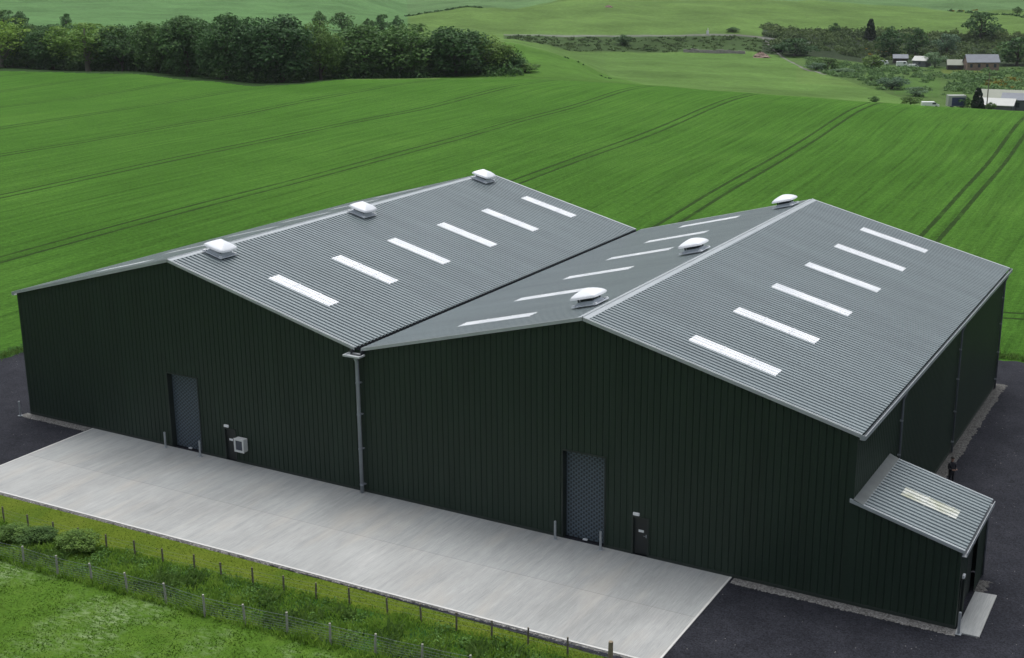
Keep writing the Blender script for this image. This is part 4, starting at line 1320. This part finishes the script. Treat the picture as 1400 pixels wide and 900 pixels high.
pts, pts2, pts3, ptse = [], [], [], []
for _ in range(520):
    px = rng.uniform(1040, 1480); d = rng.uniform(625, 705); x_, y_, z_ = at(px, d); pts.append((x_, y_, z_, rng.uniform(1.3, 3.6)))
for _ in range(420):
    px = rng.uniform(695, 1060); d = rng.uniform(604, 641); x_, y_, z_ = at(px, d); ptse.append((x_, y_, z_, rng.uniform(0.5, 1.5)))
for _ in range(150):
    px = rng.uniform(1040, 1420); d = 690 + rng.uniform(-6, 6); x_, y_, z_ = at(px, d); pts.append((x_, y_, z_, rng.uniform(1.6, 3.0)))
clump_mass('brambles', ptse, 0.4, 26, M['bramble'], 'low brambles and bracken on the bank above the light field', 'brambles', 12, 0.6)
clump_mass('scrub', pts, 0.6, 34, M['scrub'], 'dark scrub covering the embankment and the slope behind the valley buildings', 'scrub', 8)
for _ in range(560):
    px = rng.uniform(1100, 1480)
    lo = float(np.interp(px, [1040, 1100, 1240, 1300, 1480], [640, 545, 410, 420, 420]))
    d = rng.uniform(lo, 590)
    if 1290 < px < 1345 and 558 < d < 592: continue
    if 1225 < px < 1295 and 415 < d < 510 and rng.random() < 0.8: continue
    if px > 1295 and d < 440: continue
    x_, y_, z_ = at(px, d); pts2.append((x_, y_, z_, rng.uniform(0.7, 2.2)))
clump_mass('low_scrub', pts2, 0.5, 40, M['low_scrub'], 'green bushes and tangled growth on the valley floor below the buildings', 'scrub', 9)
for _ in range(26):
    px = rng.uniform(1352, 1400); d = rng.uniform(470, 520); x_, y_, z_ = at(px, d); pts3.append((x_, y_, z_ + 0.3, rng.uniform(0.7, 1.5)))
for _ in range(14):
    px = rng.uniform(1180, 1220); d = rng.uniform(625, 650); x_, y_, z_ = at(px, d); pts3.append((x_, y_, z_ + 1.0, rng.uniform(0.5, 0.9)))
for _ in range(10):
    px = rng.uniform(1296, 1330); d = 893; x_, y_, z_ = at(px, d); pts3.append((x_, y_, z_ + 0.6, rng.uniform(0.6, 1.0)))
clump_mass('gorse', pts3, 0.35, 26, M['gorse'], 'yellow flowering gorse scattered on the valley sides', 'gorse', 10)

# dark leafy bush among the rank grass near the left edge
p = ground(106, 748)
def low_bush(px, py, w_, h_, label, kind='bush'):
    global tree_i
    tree_i += 1
    p = ground(px, py)
    b_ = empty('bush', (p[0], p[1], -0.05), random.uniform(0, 6)); b_.scale = (w_, w_ * 0.75, h_)
    tag(b_, label, 'bush', 'leafy bushes between the two wire fences')
    c_ = np_obj('crown', CR['hedge'][tree_i % 2], b_)
for px, py, w_, h_, label in (
    (108, 752, 2.6, 1.15, 'dark leafy bush hiding a fence post in the rank grass'),
    (52, 742, 2.4, 0.95, 'dark leafy bush at the left, lower than its neighbour by the hidden post'),
    (20, 738, 2.2, 0.95, 'leafy bush nearest the left frame edge between the fences')):
    low_bush(px, py, w_, h_, label)

# ------------------------------------------------------------------ far buildings and vehicles
def house(name, px, d, wid, dep, hw, hr, label, cat, wall, roof, win=3, ang=0.0, door=True):
    x_, y_, z_ = at(px, d)
    b_ = empty(name, (x_, y_, z_ - 0.2), -azim(px) + ang)
    tag(b_, label, cat, None)
    mb = MB(); w2, d2 = wid / 2, dep / 2
    P = lambda xx, yy, zz: (xx, yy, zz)
    mb.poly([P(-w2, -d2, 0), P(w2, -d2, 0), P(w2, -d2, hw), P(-w2, -d2, hw)])
    mb.poly([P(w2, d2, 0), P(-w2, d2, 0), P(-w2, d2, hw), P(w2, d2, hw)])
    mb.poly([P(-w2, d2, 0), P(-w2, -d2, 0), P(-w2, -d2, hw), P(-w2, 0, hr), P(-w2, d2, hw)])
    mb.poly([P(w2, -d2, 0), P(w2, d2, 0), P(w2, d2, hw), P(w2, 0, hr), P(w2, -d2, hw)])
    mb.build('wall', wall, b_, loc=(0, 0, 0))
    mb = MB(); o_ = 0.35; sl = (hr - hw) / d2
    for s in (-1, 1):
        e = d2 + o_
        a = [(-w2 - o_, s * e, hw - o_ * sl + 0.05), (w2 + o_, s * e, hw - o_ * sl + 0.05), (w2 + o_, 0, hr + 0.05), (-w2 - o_, 0, hr + 0.05)]
        b = [(q[0], q[1], q[2] + 0.15) for q in a]
        mb.hexa(a + b)
    mb.build('roof', roof, b_, loc=(0, 0, 0))
    for k in range(win):
        xx = -w2 + wid * (k + 0.5) / win
        mb = MB(); mb.box(xx - 0.5, xx + 0.5, -d2 - 0.04, -d2 + 0.05, hw * 0.4, hw * 0.8); mb.build('window', M['glass'], b_, loc=(0, 0, 0))
    if door:
        mb = MB(); mb.box(-w2 - 0.04, -w2 + 0.05, -0.6, 0.6, 0.1, 2.1); mb.build('door', M['timber'], b_, loc=(0, 0, 0))
    return b_


house('house', 1341, 585, 12.8, 7.5, 3.6, 6.4, 'red brick house with a long grey slate roof in the valley', 'house', M['brick'], M['slate'], 4, ang=0.25)
house('shed', 1306, 588, 6.6, 5, 2.3, 4.2, 'small shed with a pale green roof left of the brick house', 'shed', M['timber'], M['pale_roof'], 1, ang=0.1)
house('shed', 1260, 600, 6.2, 5, 2.8, 4.4, 'grey shed with a white roof left of the grey-green tree', 'shed', M['shed'], M['white_roof'], 1, ang=-0.4)
house('shed', 1230, 612, 6.0, 4.5, 2.4, 3.8, 'low dark shed with a dull grey roof behind the parked white vans', 'shed', M['timber'], M['slate'], 1, ang=0.1)
house('barn', 1374, 392, 13.5, 9, 2.8, 5.0, 'long barn with a pale greenish roof behind the white roofed shed', 'barn', M['timber'], M['pale_roof'], 0, ang=-0.1)
house('barn', 1366, 368, 9.5, 7, 1.6, 3.0, 'low shed with a bright white roof behind the crop edge, beside the pole', 'barn', M['shed'], M['white_roof'], 0, ang=-0.15)
house('barn', 1398, 372, 8, 6, 3.2, 4.6, 'dark grey shed at the right frame edge beside the white roofed shed', 'barn', M['shed'], M['slate'], 1, ang=-0.1)


def vehicle(name, px, d, L_, Wd, H_, body, label, cat, van=True, ang=0.0, group=None):
    x_, y_, z_ = at(px, d)
    v_ = empty(name, (x_, y_, z_), -azim(px) + ang)
    tag(v_, label, cat, group)
    l2, w2 = L_ / 2, Wd / 2
    mb = MB()
    nose = 0.12 if van else 0.28
    prof = [(-l2, 0.35), (-l2, H_ * 0.96), (-l2 + 0.15, H_), (l2 - L_ * nose, H_), (l2 - L_ * nose * 0.25, H_ * 0.58), (l2, H_ * 0.52), (l2, 0.35)]
    n_ = len(prof)
    for i in range(n_ - 1):
        a, b = prof[i], prof[i + 1]
        mb.poly([(a[0], -w2, a[1]), (a[0], w2, a[1]), (b[0], w2, b[1]), (b[0], -w2, b[1])])
    mb.poly([(a, -w2, b) for a, b in prof][::-1]); mb.poly([(a, w2, b) for a, b in prof])
    mb.poly([(-l2, -w2, 0.35), (l2, -w2, 0.35), (l2, w2, 0.35), (-l2, w2, 0.35)])
    mb.build('body', body, v_, loc=(0, 0, 0))
    for sx in (-0.62, 0.62):
        for sy in (-1, 1):
            mb = MB(); mb.tube([(sx * l2, sy * (w2 - 0.2), 0.33), (sx * l2, sy * (w2 + 0.02), 0.33)], 0.33, 12); mb.build('wheel', M['tyre'], v_, loc=(0, 0, 0))
    for sy in (-1, 1):
        mb = MB(); y0, y1 = sorted((sy * (w2 + 0.004), sy * (w2 + 0.02))); mb.box(l2 - L_ * 0.42, l2 - L_ * 0.2, y0, y1, H_ * 0.6, H_ * 0.9)
        mb.build('window', M['glass'], v_, loc=(0, 0, 0))


PV = 'vehicles parked in the valley'
vehicle('van', 1233, 596, 4.6, 2.0, 2.3, M['white'], 'white van parked in front of the low dark shed', 'van', group=PV, ang=0.2)
vehicle('van', 1208, 598, 4.0, 1.9, 2.0, M['white'], 'white van half behind bushes, leftmost of the parked vehicles', 'van', group=PV)
vehicle('car', 1249, 592, 4.0, 1.8, 1.5, M['white'], 'white car parked between the white van and the grey shed', 'car', False, 0.3, PV)
vehicle('car', 1276, 344, 4.2, 1.8, 1.5, M['white'], 'white car just showing over the crop edge left of the trailer', 'car', False, 0.2, PV)
# blue curtain-sided trailer
x_, y_, z_ = at(1311, 352)
tr_ = empty('trailer', (x_, y_, z_), -azim(1311) + 0.25); tag(tr_, 'pale box trailer with a dark blue open side behind the crop edge', 'trailer')
mb = MB(); mb.box(-2.2, 2.2, -1.2, 1.2, 0.7, 3.4); mb.build('body', M['white_roof'], tr_, loc=(0, 0, 0))
mb = MB(); mb.box(-1.3, 2.1, -1.24, -1.202, 0.8, 2.9); mb.build('side_panel', M['blue'], tr_, loc=(0, 0, 0))
for sx in (-1.2, 1.2):
    mb = MB(); mb.tube([(sx, -1.15, 0.45), (sx, -0.85, 0.45)], 0.45, 12); mb.build('wheel', M['tyre'], tr_, loc=(0, 0, 0))
# utility pole
x_, y_, z_ = at(1354, 356)
po = empty('utility_pole', (x_, y_, z_)); tag(po, 'thin grey wooden utility pole among the valley sheds', 'pole')
hp = zrow(1354, 100, 356) - z_
mb = MB(); mb.tube([(0, 0, -0.2), (0, 0, hp)], [0.16, 0.11], 8); mb.build('pole', M['pale_bark'], po, loc=(0, 0, 0))
mb = MB(); mb.box(-0.7, 0.7, -0.22, -0.12, hp - 0.6, hp - 0.48); mb.build('crossarm', M['bark'], po, loc=(0, 0, 0))
# stone wall at the foot of the embankment and the rubble heap beside it
sw = MB(); pw = []
for px in np.linspace(934, 1018, 18): pw.append(at(px, 603 - (px - 934) * 0.05))
for a, b in zip(pw[:-1], pw[1:]):
    hh = random.uniform(1.0, 1.7)
    dv = Vector((b[0] - a[0], b[1] - a[1], 0)).normalized(); sN = Vector((-dv.y, dv.x, 0)) * 0.5
    A_, B_ = Vector(a), Vector(b)
    sw.hexa([A_ - sN - Vector((0, 0, .5)), A_ + sN - Vector((0, 0, .5)), B_ + sN - Vector((0, 0, .5)), B_ - sN - Vector((0, 0, .5)),
             A_ - sN * .7 + Vector((0, 0, hh)), A_ + sN * .7 + Vector((0, 0, hh)), B_ + sN * .7 + Vector((0, 0, hh)), B_ - sN * .7 + Vector((0, 0, hh))])
tag(sw.build('stone_wall', M['wallstone']), 'low grey stone retaining wall at the foot of the embankment', 'wall')


def heap(px, d, rx, ry, h_, label):
    x_, y_, z_ = at(px, d); r = random.Random(px); mb = MB(); nu, nv = 20, 7
    for j in range(nv + 1):
        for i in range(nu):
            a = 2 * math.pi * i / nu; t = j / nv
            k = (1 - t) * (1 + 0.25 * r.uniform(-1, 1))
            mb.v.append((math.cos(a) * rx * k, math.sin(a) * ry * k, h_ * (1 - (1 - t) ** 1.6) * (0.85 + 0.3 * r.random()) - 0.2))
    for j in range(nv):
        for i in range(nu):
            i2 = (i + 1) % nu; mb.f.append((j * nu + i, j * nu + i2, (j + 1) * nu + i2, (j + 1) * nu + i)); mb.m.append(0)
    o = mb.build('rubble_heap', M['stone'], loc=(x_, y_, z_)); tag(o, label, 'rubble heap')


heap(1040, 590, 4.2, 3, 2.4, 'reddish heap of rubble left of the tree overhanging the lane')
heap(831, 760, 2.6, 2, 1.2, 'small bare earth scrape on the green hill above the track')
# white marker cabinet beside the track
x_, y_, z_ = at(966, 647)
mk = empty('trackside_cabinet', (x_, y_, z_), -azim(966)); tag(mk, 'small white cabinet with a post beside the embankment track', 'cabinet')
mb = MB(); mb.box(-0.6, 0.6, -0.4, 0.4, 0, 1.6); mb.build('body', M['white'], mk, loc=(0, 0, 0))
mb = MB(); mb.tube([(0.1, 0, 1.6), (0.1, 0, 2.9)], 0.16, 8); mb.build('post', M['white'], mk, loc=(0, 0, 0))

# ------------------------------------------------------------------ the person by the side wall
def person(x_, y_, rz):
    root = empty('person', (x_, y_, -0.045), rz)
    tag(root, 'person in dark clothes standing beside the side wall, both forearms raised in front', 'person')
    J, E, rad = [], [], []
    def j(p, r_, par=None):
        J.append(p); rad.append(r_)
        if par is not None: E.append((par, len(J) - 1))
        return len(J) - 1
    pel = j((0, 0, 0.95), 0.155)
    sp = j((0, 0.01, 1.15), 0.145, pel); ch = j((0, 0.02, 1.34), 0.165, sp); nk0 = j((0, 0.02, 1.47), 0.075, ch); nk = j((0, 0.0, 1.55), 0.058, nk0)
    hd = j((0, -0.02, 1.64), 0.088, nk); hd2 = j((0, -0.015, 1.73), 0.075, hd)
    for s in (-1, 1):
        hip = j((s * 0.09, 0, 0.88), 0.105, pel); kn = j((s * 0.11, -0.02, 0.49), 0.065, hip); an = j((s * 0.12, 0.02, 0.09), 0.045, kn)
        toe = j((s * 0.14, -0.14, 0.045), 0.04, an)
        sh = j((s * 0.19, 0.02, 1.40), 0.068, ch); el = j((s * 0.25, -0.02, 1.12), 0.05, sh); wr = j((s * 0.12, -0.25, 1.10), 0.033, el)
        pm = j((s * 0.085, -0.31, 1.11), 0.034, wr)
        for f in range(4):
            oz = 0.03 - 0.02 * f
            k1 = j((s * 0.075 - s * 0.004 * f, -0.35 + 0.006 * abs(f - 1), 1.11 + oz), 0.011, pm); j((s * 0.04, -0.365 + 0.008 * abs(f - 1), 1.11 + oz), 0.009, k1)
        t1 = j((s * 0.06, -0.29, 1.145), 0.012, pm); j((s * 0.045, -0.325, 1.155), 0.01, t1)
    me = bpy.data.meshes.new('body'); me.from_pydata(J, E, [])
    o = bpy.data.objects.new('body', me); C.objects.link(o)
    sk = o.modifiers.new('skin', 'SKIN'); sk.use_smooth_shade = True
    for i, v in enumerate(me.skin_vertices[0].data):
        v.radius = (rad[i], rad[i]); v.use_root = (i == 0)
    sb = o.modifiers.new('sub', 'SUBSURF'); sb.levels = 1; sb.render_levels = 1
    bpy.context.view_layer.update()
    dg = bpy.context.evaluated_depsgraph_get()
    m2 = bpy.data.meshes.new_from_object(o.evaluated_get(dg))
    o.modifiers.clear(); o.data = m2; o.parent = root
    m2.materials.clear()
    for mm in ('cloth', 'skin', 'shoe'): m2.materials.append(M[mm])
    for p in m2.polygons:
        c = p.center
        p.material_index = 1 if (c.z > 1.52 or (c.y < -0.235 and 1.0 < c.z < 1.2)) else (2 if c.z < 0.085 else 0)
        p.use_smooth = True
    # face: nose, eyes, ears; hair
    mb = MB()
    mb.hexa([(-0.016, -0.10, 1.64), (0.016, -0.10, 1.64), (0.012, -0.08, 1.64), (-0.012, -0.08, 1.64), (-0.008, -0.098, 1.69), (0.008, -0.098, 1.69), (0.008, -0.08, 1.69), (-0.008, -0.08, 1.69)])
    for s in (-1, 1): mb.box(s * 0.088 - 0.008, s * 0.088 + 0.008, -0.025, 0.015, 1.64, 1.70)
    mb.build('face_detail', M['skin'], root, loc=(0, 0, 0))
    mb = MB(); n1, n2 = 14, 7
    for b in range(n2 + 1):
        for a in range(n1):
            th = 2 * math.pi * a / n1; ph = (math.pi * 0.62) * b / n2
            front = 1.0 - 0.35 * max(0, -math.sin(th)) * (b / n2)
            mb.v.append((math.cos(th) * math.sin(ph) * 0.092, -0.008 + math.sin(th) * math.sin(ph) * 0.098, 1.715 + math.cos(ph) * 0.09 * 1.0 + (0.06 * (1 - front))))
    for b in range(n2):
        for a in range(n1):
            a2 = (a + 1) % n1; mb.f.append((b * n1 + a, b * n1 + a2, (b + 1) * n1 + a2, (b + 1) * n1 + a)); mb.m.append(0)
    mb.build('hair', M['hair'], root, smooth=True, loc=(0, 0, 0))


person(55.15, 16.3, R(50))

# ------------------------------------------------------------------ air
HAZE = 0.00005
if HAZE:
    mb = MB(); mb.box(-1750, 1800, -1800, 1700, -60, 70)
    hz = mb.build('haze', None)
    hz.data.materials.clear()
    hm = bpy.data.materials.new('haze'); hm.use_nodes = True
    nt = hm.node_tree; nt.nodes.clear()
    out = nt.nodes.new('ShaderNodeOutputMaterial'); vol = nt.nodes.new('ShaderNodeVolumePrincipled')
    vol.inputs['Color'].default_value = (0.86, 0.92, 1.0, 1); vol.inputs['Density'].default_value = HAZE; vol.inputs['Anisotropy'].default_value = 0.2
    nt.links.new(vol.outputs[0], out.inputs['Volume'])
    hz.data.materials.append(hm); hz['kind'] = 'stuff'
    tag(hz, 'thin pale haze lying over the far fields', 'haze')

# ------------------------------------------------------------------ light
SUN_EL, SUN_AZ = R(73), R(-30)                      # azimuth from +y towards +x: bright patch of cloud high behind the building
world = bpy.data.worlds.new('World'); scene.world = world; world.use_nodes = True
nt = world.node_tree; bg = nt.nodes['Background']
sky = nt.nodes.new('ShaderNodeTexSky'); sky.sky_type = 'NISHITA'; sky.sun_disc = False
sky.sun_elevation = SUN_EL; sky.sun_rotation = SUN_AZ; sky.air_density = 1.0; sky.dust_density = 3.0; sky.ozone_density = 1.0
hs = nt.nodes.new('ShaderNodeHueSaturation'); hs.inputs['Saturation'].default_value = 0.35
nt.links.new(sky.outputs[0], hs.inputs['Color'])
# an overcast sky is about three times as bright overhead as at the horizon
tc = nt.nodes.new('ShaderNodeTexCoord'); sp = nt.nodes.new('ShaderNodeSeparateXYZ'); nt.links.new(tc.outputs['Generated'], sp.inputs[0])
mr = nt.nodes.new('ShaderNodeMapRange'); nt.links.new(sp.outputs[2], mr.inputs[0])
for i_, v_ in enumerate((0.0, 1.0, 0.38, 2.3)): mr.inputs[1 + i_].default_value = v_
mx = nt.nodes.new('ShaderNodeMix'); mx.data_type = 'RGBA'; mx.blend_type = 'MULTIPLY'; mx.inputs[0].default_value = 1.0
nt.links.new(hs.outputs[0], mx.inputs[6]); nt.links.new(mr.outputs[0], mx.inputs[7]); nt.links.new(mx.outputs[2], bg.inputs['Color'])
bg.inputs['Strength'].default_value = 0.108
sl = bpy.data.lights.new('sun', 'SUN'); sl.energy = 1.3; sl.angle = R(40); sl.color = (1.0, 0.975, 0.94)
so = bpy.data.objects.new('sun', sl); C.objects.link(so)
sd = Vector((math.sin(SUN_AZ) * math.cos(SUN_EL), math.cos(SUN_AZ) * math.cos(SUN_EL), math.sin(SUN_EL)))
so.rotation_euler = sd.to_track_quat('Z', 'Y').to_euler(); so.location = (0, 0, 60)

# ------------------------------------------------------------------ camera and view
cam = bpy.data.cameras.new('camera'); co = bpy.data.objects.new('camera', cam); C.objects.link(co)
cam.sensor_fit = 'HORIZONTAL'; cam.sensor_width = 36; cam.lens = FPX / 1400 * 36; cam.clip_end = 6000; cam.clip_start = 0.5
mw = Matrix(((RT[0], UP[0], -FW[0], CAM[0]), (RT[1], UP[1], -FW[1], CAM[1]), (RT[2], UP[2], -FW[2], CAM[2]), (0, 0, 0, 1)))
co.matrix_world = mw
scene.camera = co
scene.view_settings.view_transform = 'Standard'; scene.view_settings.look = 'None'
scene.view_settings.exposure = 0.12; scene.view_settings.gamma = 1.0
scene.cycles.max_bounces = 6; scene.cycles.volume_bounces = 0; scene.cycles.use_denoising = True
